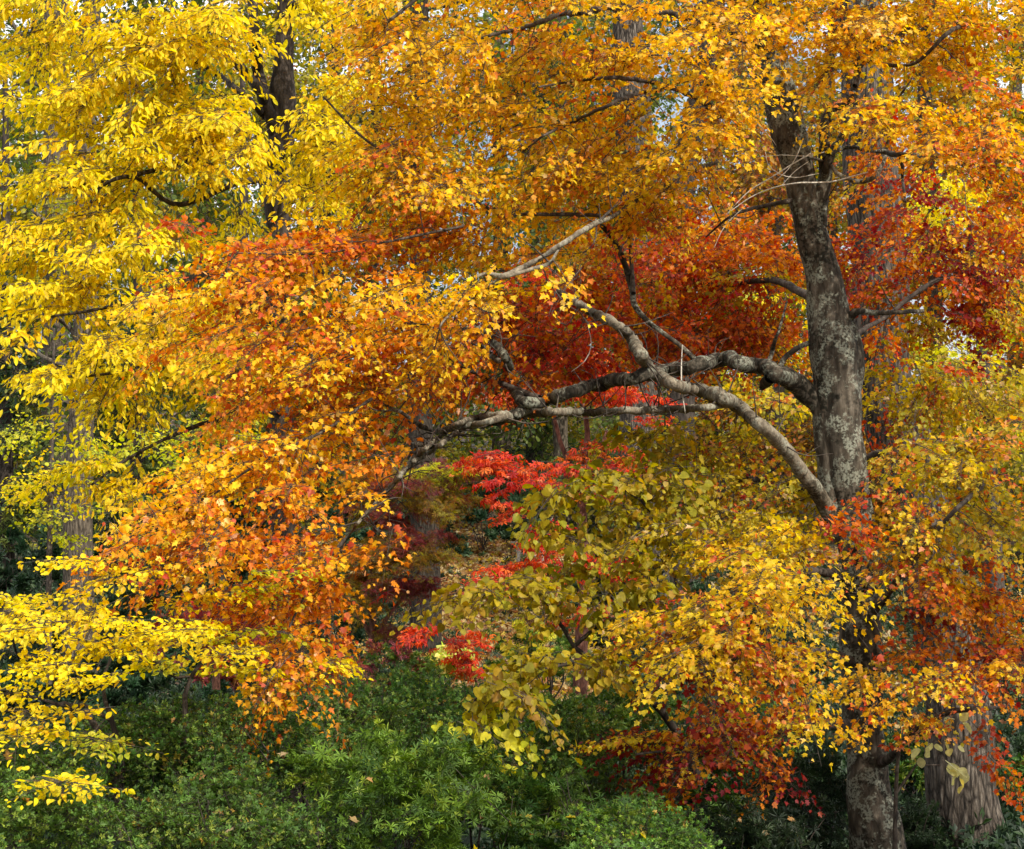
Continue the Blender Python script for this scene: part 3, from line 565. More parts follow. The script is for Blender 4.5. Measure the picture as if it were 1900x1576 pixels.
     (1760, 850, 13.6, 140, 80, .6, ['olive', 'olive', 'mixed'], 1.2), (1840, 960, 13.3, 110, 70, .5, ['olive', 'olive', 'mixed']), (1760, 1010, 13.3, 110, 60, .5, ['olive', 'mixed', 'lemon']), (1780, 740, 15.6, 130, 70, .6, 'olive', 1.3), (1660, 880, 15.2, 70, 50, .4, ['olive', 'red'], .6),
     (1790, 1110, 13.5, 80, 70, .5, ['rust', 'red']), (1830, 1110, 13.4, 100, 70, .5, ['rust', 'orange', 'mixed']), (1760, 1200, 13.4, 120, 55, .5, ['rust', 'maroon']), (1860, 1230, 13.6, 70, 70, .4, ['maroon', 'rust']),
     (1720, 1270, 12.7, 110, 40, .4, ['gold', 'amber']), (1830, 1250, 12.8, 80, 40, .4, ['gold', 'orange'], .8), (1590, 1255, 12.9, 40, 18, .2, ['mixed', 'olive'], .6), (1640, 1312, 12.8, 50, 22, .3, 'mixed', .7), (1690, 1360, 13.0, 50, 25, .25, 'mixed', .8),
     (1460, 1336, 12.9, 110, 45, .5, ['maroon', 'maroon', 'red', 'rust']), (1340, 1366, 12.8, 130, 45, .5, ['maroon', 'maroon', 'red', 'rust']), (1180, 1378, 12.5, 90, 20, .4, ['maroon', 'maroon', 'red', 'rust'], 1.6), (1260, 1386, 12.5, 110, 24, .4, ['maroon', 'maroon', 'red', 'rust'], 1.2), (1270, 1420, 12.6, 90, 22, .4, ['rust', 'maroon'], .8), (1500, 1430, 13.0, 70, 30, .35, ['rust', 'maroon'], .5), (1250, 1470, 12.6, 70, 18, .3, 'rust', .5),
     (1865, 1400, 13.2, 40, 60, .3, 'red', .6),
     # the crown above the picture
     (1300, -230, 13.5, 420, 90, 1.6, 'amber', .8), (1750, -230, 14, 300, 110, 1.6, 'amber', .8), (1450, -420, 14, 380, 90, 1.6, 'gold', .7)]
    mbl, mbt = MB(), MB()
    grow(nodes, rads, B, 'maple', .048, mbl, mbt, m=26, per=3, L=(.32, .62), droop=.22, lai=2.95, rise=.15, tilt=.6, hang=.45, face=.40, flat=.5, outw=.15, away=root.location, fall=.22, soft=.16, grow_x=1.1, grow_z=.92, mixr=.26, zj=.03)
    mbt.build('twigs', M['twig'], root); mbl.build('crown', M['leaf'], root, color=True)
maple()

# ---------------------------------------------------------------- unseen maple added at the right, crown shaped to shade shrubs and boughs
def shade_maple():
    x, y = 9.5, 6.5; g = float(gz(x, y)); root = empty('maple_tree', (x, y, g), 'unseen maple added past the right edge, crown laid out to shade shrubs and boughs', 'tree')
    mb = MB(); nodes = []; rads = []
    for pts, r in (([(x, y, g - .2), (x + .1, y, 3), (x - .2, y + .3, 6), (x - .3, y + .2, 9), (x, y, 12)], [.24, .19, .15, .10, .04]),
                   ([(x - .2, y + .3, 5.6), (7.3, 6.8, 6.8), (5.0, 6.9, 7.2), (2.8, 6.6, 7.0)], [.09, .07, .05, .02]),
                   ([(x - .2, y + .3, 5.2), (8.4, 8.6, 6.4), (7.2, 10.4, 6.9), (6.4, 12, 7.2)], [.08, .06, .04, .02])):
        a, b = tube(mb, np.array(pts, float), np.array(r), 14, .15, .05); nodes.append(a); rads.append(b)
    mb.build('trunk', M['maple_bark'], root, smooth=True)
    B = [(q, RNG.uniform(.9, 1.5), d) for q, d in SHADE]
    mbl, mbt = MB(), MB(); K = []
    for (cx, cy_, cz), r, d in B:
        for _ in range(int(16 * d)):
            K.append(np.array((cx, cy_, cz)) + unit(RNG.randn(3)) * RNG.rand() ** .5 * r * np.array((1.2, 1, .5)))
    K = np.array(K); nd = np.concatenate(nodes); nr_ = np.concatenate(rads)
    for c in K:
        dd = ((nd - c) ** 2).sum(1); q = int(dd.argmin()); ln = math.sqrt(dd[q]); t = np.linspace(0, 1, 5)[:, None]
        Q = nd[q] * (1 - t) + c * t + np.array((0, 0, .12 * ln)) * (t * (1 - t) * 4); r = np.linspace(min(nr_[q] * .7, .004 + .007 * ln), .002, 5)
        tube(mbt, Q, r, 4); nd = np.vstack([nd, Q[1:]]); nr_ = np.r_[nr_, r[1:]]
    n = len(K) * 3; O = np.repeat(K, 3, 0); D = RNG.randn(n, 3); D[:, 2] *= .3
    sprays(mbl, mbt, 'maple', O, D, np.array((0, 0, 1.0)) + RNG.randn(n, 3) * .25, RNG.uniform(.35, .6, n), 14, .085, ['amber'] * n, .25)
    mbt.build('twigs', M['twig'], root); mbl.build('crown', M['leaf'], root, color=True)
SHADE = [((2.9, 5.2, 6.9), .6), ((4.2, 5.5, 7.2), .6), ((5.6, 5.3, 7.3), .7), ((7.2, 5.4, 7.4), 1), ((4.0, 4.3, 6.9), .6), ((5.8, 4.2, 7.1), .7), ((7.6, 4.4, 7.3), .6), ((9.2, 6.2, 9), 1.2),
         ((6.8, 8.6, 7.0), 1.0), ((7.4, 10.2, 7.0), .8), ((7.8, 8.8, 7.0), 1.1), ((8.6, 10.4, 7.4), 1.1), ((10, 8.5, 9), 1), ((9.5, 10.5, 8.6), 1)]
shade_maple()

# ---------------------------------------------------------------- yellow hickory on the left
def hickory():
    Y = 19.0; b = P(540, 1290, Y)
    root = empty('hickory_tree', (b[0], Y, gz(b[0], Y)), 'hickory with a dark trunk and bright yellow drooping leaflets filling the upper left', 'tree')
    nodes, rads = [], []
    tr = [[(545, 1520, 64), (542, 1400, 56), (538, 1200, 54), (530, 1000, 53), (525, 730, 52), (518, 600, 50), (515, 400, 49), (514, 330, 46), (522, 250, 50), (522, 190, 52), (526, 120, 40), (530, 40, 36), (530, -60, 32), (525, -260, 22), (530, -480, 10)]]
    _, p, r = trunk_part(root, tr, Y, 'dark_bark', lump=.05, sides=22, step=.08); nodes.append(p); rads.append(r)
    for pts in ([(515, 250, 34), (492, 190, 26, 18.8), (478, 130, 22), (472, 60, 20, 18.5), (465, -40, 16), (440, -200, 10, 18)],
                [(500, 205, 22), (480, 165, 20, 18.6), (455, 135, 17), (438, 118, 15, 18.2), (415, 95, 9), (380, 60, 6, 17.6)],
                [(492, 215, 16), (450, 175, 12, 18.2), (400, 135, 11), (365, 112, 13, 17.6), (330, 100, 7), (260, 90, 5, 17)],
                [(520, 300, 20), (440, 290, 13, 18), (350, 300, 10, 17.4), (230, 330, 8, 17), (110, 350, 5, 16.6)],
                [(518, 330, 18), (440, 340, 12, 17.8), (330, 380, 9, 17.2), (250, 330, 8, 16.9), (190, 345, 7, 16.7), (160, 390, 6), (120, 440, 4)],
                [(518, 480, 20), (420, 500, 13, 17.8), (320, 530, 10, 17), (200, 570, 7, 16.5), (80, 590, 4, 16.2)],
                [(520, 640, 20), (430, 640, 12, 17.8), (330, 650, 9, 17), (220, 690, 7, 16.4), (120, 700, 4, 16)],
                [(524, 760, 18), (440, 770, 11, 17.6), (340, 800, 8, 16.9), (240, 850, 6, 16.4), (170, 900, 4, 16.2)],
                [(524, 210, 16), (570, 215, 10, 18.6), (610, 230, 6, 18.2)], [(520, 290, 14), (570, 285, 9, 18.4), (620, 300, 5)],
                [(530, 20, 16), (600, -20, 9, 18.6), (660, -30, 5)], [(470, 0, 14), (380, -60, 10, 18), (250, -80, 7, 17.5), (100, -60, 5, 17)]):
        _, p, r = trunk_part(root, [pts], Y, 'dark_bark', 'branch', 10, .06, .05); nodes.append(p); rads.append(r)
    B = [(90, 50, 16.8, 140, 80, .9, 'yellow'), (240, 60, 17.2, 140, 80, .9, 'yellow'), (370, 60, 17.2, 110, 70, .8, 'yellow'), (420, 30, 17.4, 50, 70, .6, 'yellow'), (600, 20, 18, 50, 60, .6, 'yellow'),
         (150, 180, 17, 150, 70, .9, 'yellow'), (300, 190, 17.2, 130, 80, .8, 'yellow'), (395, 205, 17.0, 70, 60, .7, 'yellow'), (100, 300, 16.8, 130, 80, .8, 'yellow'), (250, 280, 17, 140, 60, .8, 'yellow'),
         (400, 280, 17.0, 120, 60, .7, 'butter'), (590, 265, 17.6, 60, 36, .5, 'butter'), (440, 265, 17.4, 40, 30, .4, 'butter'), (600, 260, 17.6, 70, 60, .5, 'butter'), (600, 345, 17.4, 70, 40, .4, 'butter', 1.3), (620, 210, 17.2, 45, 60, .4, 'butter'), (610, 120, 17.4, 45, 50, .4, ['butter', 'yellow']), (660, 350, 17.6, 60, 40, .4, 'butter', .8),
         (70, 430, 16.6, 110, 70, .7, 'yellow'), (190, 400, 16.8, 100, 60, .6, 'yellow', .8), (330, 440, 17.0, 130, 50, .6, 'butter'), (200, 520, 16.6, 110, 70, .7, 'yellow'), (80, 540, 16.3, 90, 50, .5, 'butter'),
         (330, 590, 16.6, 110, 60, .6, 'yellow'), (230, 640, 16.5, 110, 60, .6, 'butter'), (130, 690, 16.1, 80, 40, .5, 'butter', .8), (370, 700, 16.8, 130, 50, .6, 'yellow'), (250, 740, 16.4, 90, 40, .5, 'yellow'), (480, 640, 17, 110, 70, .6, 'yellow', .8), (430, 760, 17, 80, 30, .4, 'yellow'),
         (270, 870, 16.4, 110, 38, .4, 'yellow'), (190, 910, 16.2, 60, 40, .3, 'yellow', .7), (60, 620, 16.2, 70, 30, .4, 'yellow', .7),
         (250, -90, 17.2, 320, 80, 1.2, 'yellow', .8), (480, -240, 18, 260, 90, 1.5, 'yellow', .7), (430, 395, 17.6, 50, 25, .4, 'butter', .6)]
    mbl, mbt = MB(), MB()
    grow(np.concatenate(nodes), np.concatenate(rads), B, 'blade', .090, mbl, mbt, m=32, per=3, L=(.45, .85), droop=.22, lai=5.0, rise=.15, tilt=.5, hang=.7, face=.4, flat=.5, outw=.12, away=root.location, fall=.12, soft=.22, grow_x=1.15, wide=.28, twig=.003, zj=.035)
    mbt.build('twigs', M['twig'], root); mbl.build('crown', M['leaf'], root, color=True)
hickory()

# ---------------------------------------------------------------- tall straight trunks
def tall_tree(name, label, tubes, Y, mat, blobs=(), kind='oval', size=.14, ridge=0, ridge_amp=.06, lump=.03, branches=(), lai=1.5, cat='tree', group=None, m=10, per=3, sides=None, pmat='leaf', **kw):
    b = P(tubes[0][0][0], tubes[0][0][1], Y); root = empty(name, (b[0], Y, float(gz(b[0], Y))), label, cat, group)
    def sway(tb):
        a, b_ = RNG.rand(2) * 6.28
        return [(q[0] + q[2] * .10 * math.sin(q[1] / 130 + a) + q[2] * .06 * math.sin(q[1] / 61 + b_),) + tuple(q[1:]) for q in tb]
    tubes = [sway(t_) for t_ in tubes]
    _, p, r = trunk_part(root, tubes, Y, mat, sides=sides or (72 if ridge else 20), step=.06 if ridge else .15, lump=lump, ridge=ridge, ridge_amp=ridge_amp)
    nodes, rads = [p], [r]
    for pts in branches:
        _, p, r = trunk_part(root, [pts], Y, mat, 'branch', 9, .12, .05); nodes.append(p); rads.append(r)
    if len(blobs):
        mbl, mbt = MB(), MB()
        kw.setdefault('rbase', .006); kw.setdefault('rgain', .010)
        grow(np.concatenate(nodes), np.concatenate(rads), list(blobs), kind, size, mbl, mbt, m=m, per=per, lai=lai, **kw)
        mbt.build('twigs', M['twig'], root); mbl.build('crown', M[pmat], root, color=True)
    return root

FG = dict(L=(.7, 1.3), droop=.2, tilt=.6, face=.5, twig=.004)
tall_tree('tulip_tree', 'thick furrowed grey trunk leaning left just behind the lichened maple', [[(1835, 1700, 215), (1826, 1630, 170), (1812, 1560, 142), (1800, 1450, 126), (1775, 1310, 116), (1730, 1100, 112), (1688, 910, 110), (1655, 700, 108), (1630, 500, 104), (1610, 300, 98), (1596, 100, 92), (1588, -80, 84), (1580, -300, 70), (1578, -560, 50)]], 18.5, 'furrow_bark',
          [(1580, -420, 18.5, 300, 110, 2, 'farolive', .6)], 'maple', .13, ridge=30, ridge_amp=.075, **FG)
tall_tree('poplar_tree', 'straight slim grey trunk at the left edge beyond the yellow hickory', [[(150, 1400, 76), (150, 1290, 62), (150, 1100, 56), (148, 900, 50), (151, 700, 46), (157, 500, 42), (163, 250, 37), (169, 0, 33), (172, -200, 28), (175, -420, 16)]], 32, 'grey_bark',
          [(200, 380, 33, 170, 60, 1.2, 'farolive', .7), (170, -260, 32, 240, 130, 3, 'farolive', .7), (130, 90, 33, 110, 50, 1.2, 'farrust', .5)], 'oval', .13, ridge=22, ridge_amp=.06, branches=([(153, 640, 14), (120, 600, 10), (60, 560, 7, 31), (0, 520, 5)], [(149, 690, 12), (95, 670, 9, 31), (40, 640, 8), (-30, 610, 6, 30)], [(160, 400, 14), (200, 340, 10), (260, 300, 7)], [(158, 460, 12), (120, 440, 10), (60, 390, 8)], [(166, 200, 12), (100, 170, 10, 31.5), (40, 150, 9), (10, 190, 8), (-20, 200, 5)]), **FG)
tall_tree('oak_tree', 'tall grey-brown trunk half hidden by orange leaves left of the centre', [[(790, 1330, 84), (788, 1232, 62), (786, 1120, 56), (784, 950, 50), (782, 700, 45), (781, 400, 40), (781, 150, 38), (781, 0, 37), (782, -200, 30), (785, -420, 18)]], 35, 'brown_bark',
          [(850, 40, 35, 190, 60, 1.5, 'fargreen', .6), (740, 300, 36, 120, 70, 1.5, 'farolive', .6), (790, -250, 35, 260, 130, 3, 'farrust', .7)], 'oval', .13, ridge=22, ridge_amp=.06, branches=([(782, 20, 12), (820, 12, 10), (870, 0, 8)], [(781, 210, 10), (720, 190, 8), (660, 180, 6)]), **FG)
tall_tree('ash_tree', 'broad pale furrowed trunk behind the upper maple branches at centre right', [[(1200, 1330, 100), (1196, 1200, 84), (1190, 900, 76), (1184, 600, 70), (1178, 300, 65), (1170, 100, 62), (1166, -100, 55), (1160, -400, 36)]], 36, 'furrow_bark',
          [(1120, 300, 37, 140, 90, 1.5, 'farolive', .6), (1180, -250, 36, 260, 130, 3, 'farolive', .7), (1100, 120, 38, 110, 70, 1.5, 'fargreen', .8)], 'oval', .13, ridge=28, ridge_amp=.08, **FG)
tall_tree('elm_tree', 'dark leaning trunk showing in gaps left of the maple fork', [[(1250, 1300, 70), (1254, 900, 58), (1262, 600, 50), (1272, 350, 44), (1290, 200, 42), (1308, 100, 38), (1320, -50, 32), (1330, -350, 20)]], 40, 'dark_bark',
          [(1330, 250, 41, 130, 90, 1.5, 'farrust', .6), (1330, 420, 41, 120, 70, 1.5, 'farrust', .7), (1350, -220, 40, 200, 120, 3, 'farolive', .6)], 'oval', .13, **FG)
tall_tree('twin_trunk_tree', 'pair of joined grey trunks in the far upper left corner', [[(108, 1250, 70), (106, 900, 56), (102, 600, 48), (98, 350, 42), (96, 180, 36), (98, 60, 34), (104, -100, 30), (110, -350, 18)], [(104, 420, 30), (112, 280, 24), (118, 180, 20), (121, 60, 18), (124, -120, 14)]], 42, 'grey_bark',
          [(95, 330, 40, 70, 60, 1.2, 'farolive', 1.2), (95, 440, 40, 80, 60, 1.2, ['farolive', 'fargreen'], 1.2), (90, 560, 40, 80, 60, 1.2, ['fargreen', 'deep'], 1.4), (95, 680, 39.5, 80, 70, 1.2, ['fargreen', 'deep'], 1.4), (90, 800, 39.5, 80, 60, 1.2, ['deep', 'fargreen'], 1.4), (60, 120, 43, 140, 80, 2, 'farolive', .5), (90, -220, 42, 220, 110, 3, 'farolive', .6), (30, 300, 43, 90, 90, 2, 'fargreen', .7)], 'oval', .14, branches=([(98, 140, 12), (60, 95, 9), (20, 40, 7)],), **FG)
tall_tree('slender_tree', 'thin dark sapling trunk beside the straight grey trunk at left', [[(90, 1270, 14), (91, 1100, 11), (94, 950, 10), (97, 800, 8), (98, 700, 6), (100, 610, 4)]], 27, 'twig',
          [(60, 800, 27, 80, 35, .8, 'lime'), (100, 880, 26.6, 100, 40, .8, ['lime', 'yellow']), (40, 920, 26.6, 70, 40, .8, ['lime', 'yellow']), (110, 960, 26.8, 70, 30, .7, 'lime'), (160, 830, 27.4, 50, 40, .6, 'lime'), (120, 1000, 27, 60, 25, .6, 'lime', .7), (110, 730, 27.2, 60, 25, .5, 'lime', .7)],
          'round', .062, lump=.02, lai=1.5, m=12, L=(.35, .7), droop=.1, tilt=.3, face=.35, flat=.5, twig=.0025, rbase=.003, rgain=.004)
tall_tree('katsura_tree', 'small tree with level tiers of pale green and yellow leaves under the hickory', [[(420, 1240, 20), (415, 1100, 16), (405, 950, 13), (390, 860, 9), (370, 800, 5)]], 26, 'dark_bark',
          [(300, 815, 26, 110, 22, .8, 'lime'), (400, 800, 26, 90, 25, .8, 'lime'), (220, 850, 25.6, 60, 16, .6, 'lime'), (330, 860, 25.6, 100, 18, .7, 'lime', .8), (520, 820, 26, 80, 30, .7, 'lime', .8), (270, 1010, 25.5, 60, 25, .5, ['lime', 'fargreen'], .6)],
          'round', .062, lump=.02, lai=2.3, m=12, L=(.35, .7), droop=.1, tilt=.3, face=.35, flat=.5, twig=.0025, rbase=.003, rgain=.004)
tall_tree('spicebush_tree', 'pale yellow green tree cascading behind the leaning furrowed trunk at right', [[(1850, 1250, 40), (1845, 1000, 32), (1830, 750, 25), (1810, 500, 17), (1790, 330, 8)]], 22, 'twig',
          [(1740, 350, 21.6, 70, 60, .8, 'yellow'), (1790, 420, 22, 90, 50, .8, 'yellow', .8), (1850, 560, 22.5, 80, 70, .8, 'olive'), (1800, 680, 21.6, 130, 70, .9, ['lime', 'olive', 'yellow']), (1700, 660, 22.2, 70, 60, .7, ['lime', 'olive', 'yellow']), (1860, 760, 21.8, 80, 60, .7, ['lime', 'olive']), (1720, 760, 22.4, 90, 50, .7, 'olive'), (1620, 520, 22.6, 60, 70, .6, ['yellow', 'olive'], .7), (1420, 600, 22.8, 110, 80, .8, ['yellow', 'lime'], .8), (1420, 740, 22.5, 110, 60, .7, 'olive')],
          'oval', .078, lai=2.8, m=18, soft=.2, L=(.4, .8), droop=.3, tilt=.6, face=.6, twig=.003)

# ---------------------------------------------------------------- understorey
tall_tree('redbud_tree', 'redbud with large heart shaped olive leaves hanging over the green shrubs at centre', [[(1330, 1560, 22, 13.6), (1280, 1400, 17, 13.5), (1200, 1290, 12, 13.2), (1105, 1230, 9), (1065, 1200, 8), (1045, 1165, 7), (1012, 1120, 6), (985, 1080, 4)]], 13.0, 'dark_bark',
          [(1120, 880, 13.2, 70, 35, .4, 'redbud', .8), (1050, 910, 13.0, 70, 30, .4, 'redbud', .8), (1000, 925, 12.8, 35, 20, .25, 'redbud', .8), (1200, 850, 13.6, 90, 45, .4, 'redbud'), (1150, 950, 13.2, 100, 40, .4, 'redbud'), (1060, 985, 13, 70, 35, .35, 'redbud', .8),
           (990, 1075, 12.7, 100, 30, .4, 'redbud'), (1080, 1060, 12.9, 80, 35, .4, 'redbud'), (890, 1095, 12.5, 50, 14, .25, 'redbud', .8), (830, 1108, 12.4, 22, 10, .15, 'redbud', .9), (1170, 1080, 13, 70, 40, .4, 'redbud', .8),
           (1020, 1235, 12.4, 110, 30, .4, 'redbud'), (920, 1270, 12.2, 70, 30, .35, 'redbud'), (1090, 1230, 12.6, 70, 40, .4, 'redbud'), (900, 1320, 12.0, 80, 20, .3, ['redbud', 'lime']), (980, 1300, 12.1, 60, 28, .3, 'redbud'), (915, 1345, 12, 35, 18, .2, ['redbud', 'lime'], .8), (1130, 1150, 12.9, 60, 30, .3, 'redbud', .8), (1240, 930, 13.5, 80, 30, .4, 'redbud'), (1300, 870, 13.9, 80, 30, .4, 'redbud', .8), (1250, 1020, 13.3, 80, 30, .4, 'redbud'), (1160, 1015, 13.1, 70, 26, .4, 'redbud'), (1230, 1100, 13.1, 70, 30, .4, 'redbud', .8), (1180, 1230, 12.8, 60, 30, .4, 'redbud', .8), (1010, 1110, 12.7, 90, 20, .3, 'redbud', .8)],
          'heart', .064, lai=4.0, m=16, soft=.2, L=(.32, .6), droop=.25, tilt=.5, hang=.8, face=.8, wide=.26, twig=.0025, rbase=.003, rgain=.005, lump=.03,
          branches=([(1065, 1200, 8), (1110, 1160, 6), (1180, 1140, 5)], [(1090, 1225, 8), (1040, 1235, 6, 12.6), (960, 1255, 4, 12.3), (880, 1300, 3, 12.1)], [(1230, 1320, 10, 13.3), (1260, 1130, 7, 13.5), (1215, 960, 5, 13.5), (1130, 890, 4, 13.3)]))
tall_tree('sourwood_tree', 'small tree with scarlet drooping leaves glowing in the shaded middle gap', [[(1075, 1400, 34), (1078, 1250, 26), (1085, 1080, 20), (1082, 950, 18), (1086, 880, 15), (1090, 800, 11), (1070, 700, 7), (1050, 600, 5), (1010, 500, 4)], [(1080, 920, 16), (1060, 870, 12), (1040, 820, 9), (1025, 760, 6)], [(1086, 890, 14), (1110, 850, 9), (1125, 800, 6)]], 26, 'red_bark',
          [(930, 860, 24.5, 75, 20, .6, 'crimson'), (960, 895, 24.4, 60, 16, .5, 'crimson'), (890, 835, 24.6, 40, 12, .4, 'crimson'), (980, 940, 24.4, 45, 16, .4, 'crimson'), (1000, 975, 24.3, 16, 16, .2, 'crimson', .8), (1040, 680, 25.5, 90, 28, .6, 'crimson'), (1080, 715, 25.4, 70, 20, .5, 'crimson'), (1000, 650, 25.6, 50, 30, .5, 'crimson', .8),
           (940, 1050, 24.4, 50, 22, .5, 'crimson'), (970, 1015, 24.4, 60, 14, .4, 'crimson'), (1050, 1040, 24.6, 60, 24, .5, 'crimson'), (1085, 1140, 24.4, 40, 24, .4, 'crimson'), (1150, 1040, 24.8, 40, 24, .4, 'crimson'), (1180, 880, 25.5, 90, 40, .6, ['crimson', 'red'], .8), (990, 540, 25.8, 50, 40, .5, 'crimson'), (1090, 560, 26, 70, 40, .6, ['crimson', 'red']), (1200, 740, 26, 90, 30, .6, 'crimson', .7), (1140, 850, 26, 60, 30, .5, ['red', 'burgundy']), (870, 855, 24.5, 40, 10, .4, 'crimson', .7), (1010, 870, 24.6, 50, 14, .4, 'crimson', .7), (1100, 650, 25.6, 50, 14, .4, 'crimson', .7), (960, 730, 25.6, 40, 14, .4, ['crimson', 'red'], .7), (1130, 900, 25, 50, 16, .4, ['crimson', 'red'], .7), (1200, 1110, 25, 40, 16, .4, 'crimson', .7), (930, 1075, 24.4, 40, 14, .4, 'crimson', .8)],
          'spike', .085, lai=3.6, m=14, L=(.4, .75), droop=.15, tilt=.35, hang=.5, face=.3, flat=.85, outw=.05, soft=.3, zj=.02, grow_x=1.2, twig=.003, rbase=.004, rgain=.005)
tall_tree('dogwood_shrub', 'low spray of scarlet leaves in front of the tall grey-brown trunk', [[(905, 1390, 9), (895, 1300, 7), (875, 1240, 5), (850, 1200, 4)]], 24, 'red_bark',
          [(800, 1163, 23.6, 40, 14, .4, 'crimson'), (840, 1178, 23.7, 45, 16, .4, 'crimson'), (870, 1200, 23.8, 28, 18, .3, 'crimson'), (865, 1240, 23.8, 20, 22, .3, ['crimson', 'red'], .6)],
          'spike', .085, lai=3.4, m=14, L=(.35, .6), droop=.2, tilt=.35, hang=.5, face=.3, flat=.8, outw=.05, soft=.3, zj=.02, twig=.003, rbase=.003, rgain=.004, cat='shrub')
tall_tree('japanese_maple', 'slender japanese maple with layered bronze and purple foliage at left of the gap', [[(692, 1330, 20), (693, 1230, 16), (694, 1190, 15), (692, 1100, 13), (694, 1000, 10), (700, 920, 6)], [(694, 1185, 11), (672, 1150, 8), (640, 1125, 6)], [(696, 1190, 10), (715, 1150, 8), (745, 1110, 6), (790, 1040, 4)]], 27, 'red_bark',
          [(760, 900, 27, 110, 24, 1.0, ['purple', 'bronze']), (820, 930, 26.8, 80, 20, .8, 'bronze'), (720, 950, 27, 80, 20, .8, ['purple', 'bronze']), (770, 1000, 26.8, 110, 16, .9, ['purple', 'bronze']), (800, 1030, 26.6, 85, 16, .8, 'bronze'), (690, 1030, 27, 60, 20, .7, ['bronze', 'rust']), (700, 1080, 26.8, 80, 18, .8, ['purple', 'bronze']), (770, 1085, 26.6, 50, 18, .6, ['purple', 'burgundy']), (670, 1110, 26.8, 50, 18, .6, 'bronze'), (720, 1165, 26.8, 60, 12, .6, ['bronze', 'purple'], .6), (820, 870, 27, 90, 25, .8, ['bronze', 'purple', 'lime'], .7), (690, 880, 27, 60, 30, .7, ['bronze', 'rust'])],
          'fine', .08, lai=6.0, m=18, L=(.3, .55), droop=.3, tilt=.35, hang=.45, face=.3, flat=.4, twig=.002, rbase=.003, rgain=.004)
tall_tree('laceleaf_maple', 'low burgundy laceleaf maple mound between the yellow bush and orange leaves', [[(400, 1280, 16), (400, 1200, 13), (395, 1160, 9), (385, 1130, 5)]], 22, 'red_bark',
          [(380, 1130, 22, 100, 22, .9, 'burgundy'), (340, 1160, 21.6, 70, 18, .6, 'burgundy'), (430, 1150, 21.6, 70, 22, .6, 'burgundy'), (660, 1240, 22, 60, 12, .5, 'purple', .5), (560, 1260, 21.8, 50, 20, .4, 'burgundy', .6)],
          'fine', .085, lai=3.0, m=16, L=(.4, .7), droop=.4, tilt=.35, hang=.5, face=.4, flat=.3, twig=.002, rbase=.003, rgain=.004)
tall_tree('witch_hazel', 'wide bright yellow bush with tiered oval leaves on dark stems at lower left', [[(225, 1560, 16), (215, 1450, 15), (190, 1370, 14), (165, 1330, 12), (120, 1305, 9), (60, 1320, 6), (0, 1320, 4)], [(222, 1480, 14), (225, 1400, 13), (205, 1330, 11), (195, 1300, 8), (190, 1260, 6), (210, 1215, 5)], [(205, 1335, 9), (160, 1310, 8), (110, 1308, 6), (50, 1290, 4)],
           [(350, 1520, 14), (348, 1400, 12), (343, 1290, 10), (355, 1255, 9), (330, 1258, 8), (300, 1240, 8), (270, 1215, 7), (240, 1180, 6), (215, 1155, 5), (180, 1140, 4)], [(350, 1262, 8), (365, 1240, 7), (378, 1225, 6), (400, 1215, 4), (440, 1200, 3)]], 11.3, 'dark_bark',
          [(40, 1114, 11.6, 90, 23, .5, 'butter'), (110, 1134, 11.2, 100, 22, .5, 'butter'), (200, 1149, 11.0, 100, 22, .5, 'butter'), (60, 1174, 11.0, 100, 23, .5, 'butter'), (160, 1194, 10.7, 120, 20, .5, 'butter'), (280, 1174, 11.0, 90, 23, .45, 'butter'), (370, 1164, 11.2, 80, 23, .4, 'butter'), (420, 1199, 11.2, 70, 20, .4, ['butter', 'lime']),
           (60, 1229, 10.5, 110, 18, .45, 'butter'), (180, 1264, 10.3, 70, 11, .3, 'butter'), (60, 1274, 10.5, 80, 18, .4, 'butter'), (110, 1319, 10.6, 80, 11, .3, 'yellow', .4), (30, 1364, 10.4, 40, 8, .3, 'butter', .6), (160, 1369, 10.8, 70, 13, .3, 'lime', .25), (120, 1446, 10.0, 16, 5, .12, 'butter', .2),
           (170, 1034, 11.2, 45, 13, .25, 'butter'), (230, 1064, 11.2, 60, 11, .3, 'butter', .8), (320, 1099, 11.4, 90, 11, .35, 'butter', .8), (470, 1164, 11.5, 60, 30, .3, ['butter', 'lime'], .7), (300, 1224, 11.4, 90, 15, .4, ['butter', 'lime'], .8), (420, 1244, 11.4, 60, 13, .3, ['lime', 'butter'], .6), (615, 1224, 11.8, 45, 18, .25, ['lime', 'butter'], .7), (510, 1074, 11.3, 30, 25, .2, 'lime', .6)],
          'oval', .045, lai=5.6, m=32, outw=.1, soft=.2, L=(.35, .6), droop=.10, tilt=.32, hang=.30, face=.35, flat=.8, wide=.26, zj=.02, twig=.0022, rbase=.0028, rgain=.004, lump=.03, cat='shrub')
tall_tree('ivory_leaf_sapling', 'thin sapling with a few pale ivory green leaves before the leaning furrowed trunk', [[(1660, 1620, 9), (1662, 1480, 8), (1668, 1390, 7), (1690, 1350, 5), (1740, 1330, 4)], [(1664, 1470, 6), (1700, 1420, 4), (1745, 1420, 3)]], 13.6, 'twig',
          [(1750, 1422, 13.2, 26, 16, .15, 'ivory'), (1765, 1338, 13.3, 28, 8, .12, 'ivory', .7), (1730, 1380, 13.3, 12, 12, .1, 'ivory', .7)] if PAL.setdefault('ivory', [((.62, .60, .28), 3), ((.48, .50, .20), 2), ((.66, .56, .18), 1)]) else [],
          'oval', .11, lai=1.6, m=4, per=1, L=(.12, .2), droop=.2, tilt=.5, hang=.5, face=.8, twig=.002, rbase=.002, rgain=.003)

